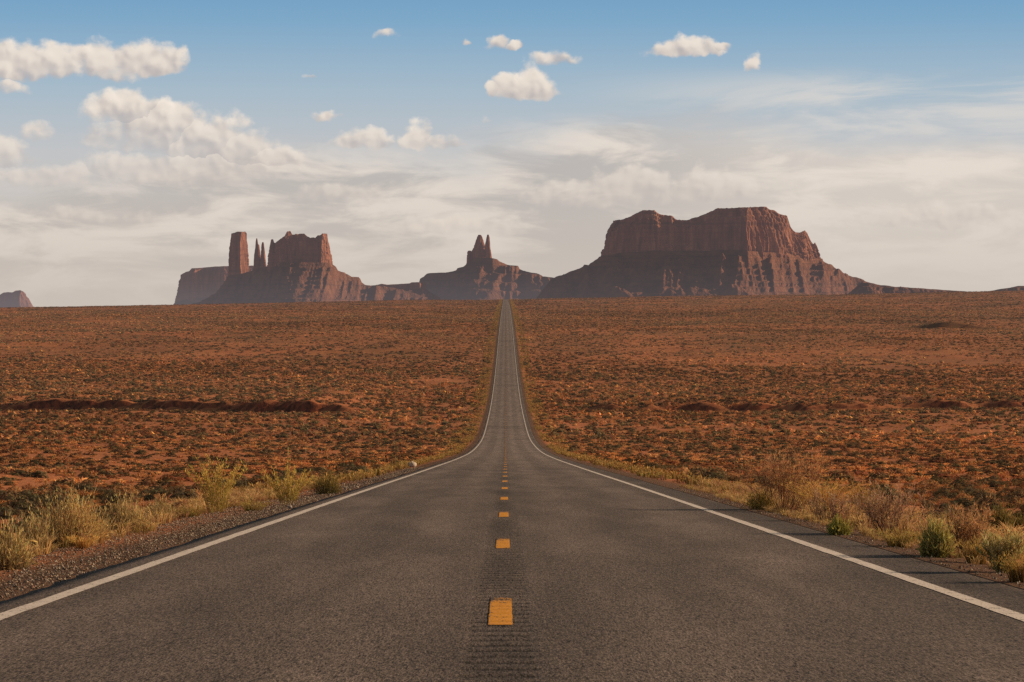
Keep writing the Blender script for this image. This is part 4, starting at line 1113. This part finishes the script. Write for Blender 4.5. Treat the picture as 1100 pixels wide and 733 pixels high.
    lf = N.m('SUBTRACT', lf, N.m('MULTIPLY', N.m('MAXIMUM', N.m('SUBTRACT', dens, 0.6), 0.0), 0.10))
    cc = N.ramp(N.m('ADD', N.m('MULTIPLY', lf, 0.66), 0.46), [(0.0, (0.400, 0.375, 0.385)), (0.30, (0.545, 0.490, 0.465)), (0.62, (0.800, 0.705, 0.615)), (1.0, (0.930, 0.830, 0.720))])
    # clouds lower down sit in haze
    cc = N.mix(N.m('MULTIPLY', N.ss(2.1, 0.8, el), 0.42), cc, (0.64, 0.56, 0.49, 1))
    c = N.mix(N.m('MULTIPLY', alpha, N.m('ADD', 0.50, N.m('MULTIPLY', N.ss(1.1, 2.2, el), 0.45))), c, cc)
    # below the horizon
    def bgnode(c):
        b = N.n.new('ShaderNodeBackground'); N.put(b.inputs[0], c); b.inputs[1].default_value = 1.0; return b.outputs[0]
    def mixs(f, a, b):
        m = N.n.new('ShaderNodeMixShader'); N.put(m.inputs[0], f); N.l.new(a, m.inputs[1]); N.l.new(b, m.inputs[2]); return m.outputs[0]
    up = N.mix(N.ss(8.0, 4.2, el), high, (0.095, 0.265, 0.500, 1))
    sh = mixs(N.ss(3.5, 4.4, el), bgnode(c), bgnode(up))
    sh = mixs(N.ss(-0.2, -1.2, el), sh, bgnode((0.20, 0.11, 0.07, 1)))
    out = N.n.new('ShaderNodeOutputWorld'); N.l.new(sh, out.inputs[0])
    w.cycles.sampling_method = 'MANUAL'; w.cycles.sample_map_resolution = 512
build_world()

# ------------------------------------------------------------------ sun, camera, render settings
s = bpy.data.lights.new('sun', 'SUN'); s.energy = 5.0; s.angle = R(0.6); s.color = (1.0, 0.76, 0.50)
so = bpy.data.objects.new('sun', s); col.objects.link(so)
so.rotation_euler = Vector(sun_vec).to_track_quat('Z', 'Y').to_euler()
so.location = (60, 20, 40)

cam = bpy.data.cameras.new('camera'); co = bpy.data.objects.new('camera', cam); col.objects.link(co)
cam.sensor_width = 36; cam.lens = 36 * F; cam.clip_start = 0.1; cam.clip_end = 120000
co.location = (0, 0, CAM_Z)
co.rotation_euler = (R(90) - math.atan((366.5 - CY) / FP), 0, -math.atan((550 - CX) / FP))
sc.camera = co
sc.view_settings.view_transform = 'Standard'; sc.view_settings.look = 'None'; sc.view_settings.exposure = 0; sc.view_settings.gamma = 1
sc.render.engine = 'CYCLES'
sc.cycles.max_bounces = 4; sc.cycles.diffuse_bounces = 2; sc.cycles.glossy_bounces = 1; sc.cycles.transmission_bounces = 2
sc.cycles.use_denoising = False
sc.cycles.sample_clamp_indirect = 3.0; sc.cycles.sample_clamp_direct = 6.0
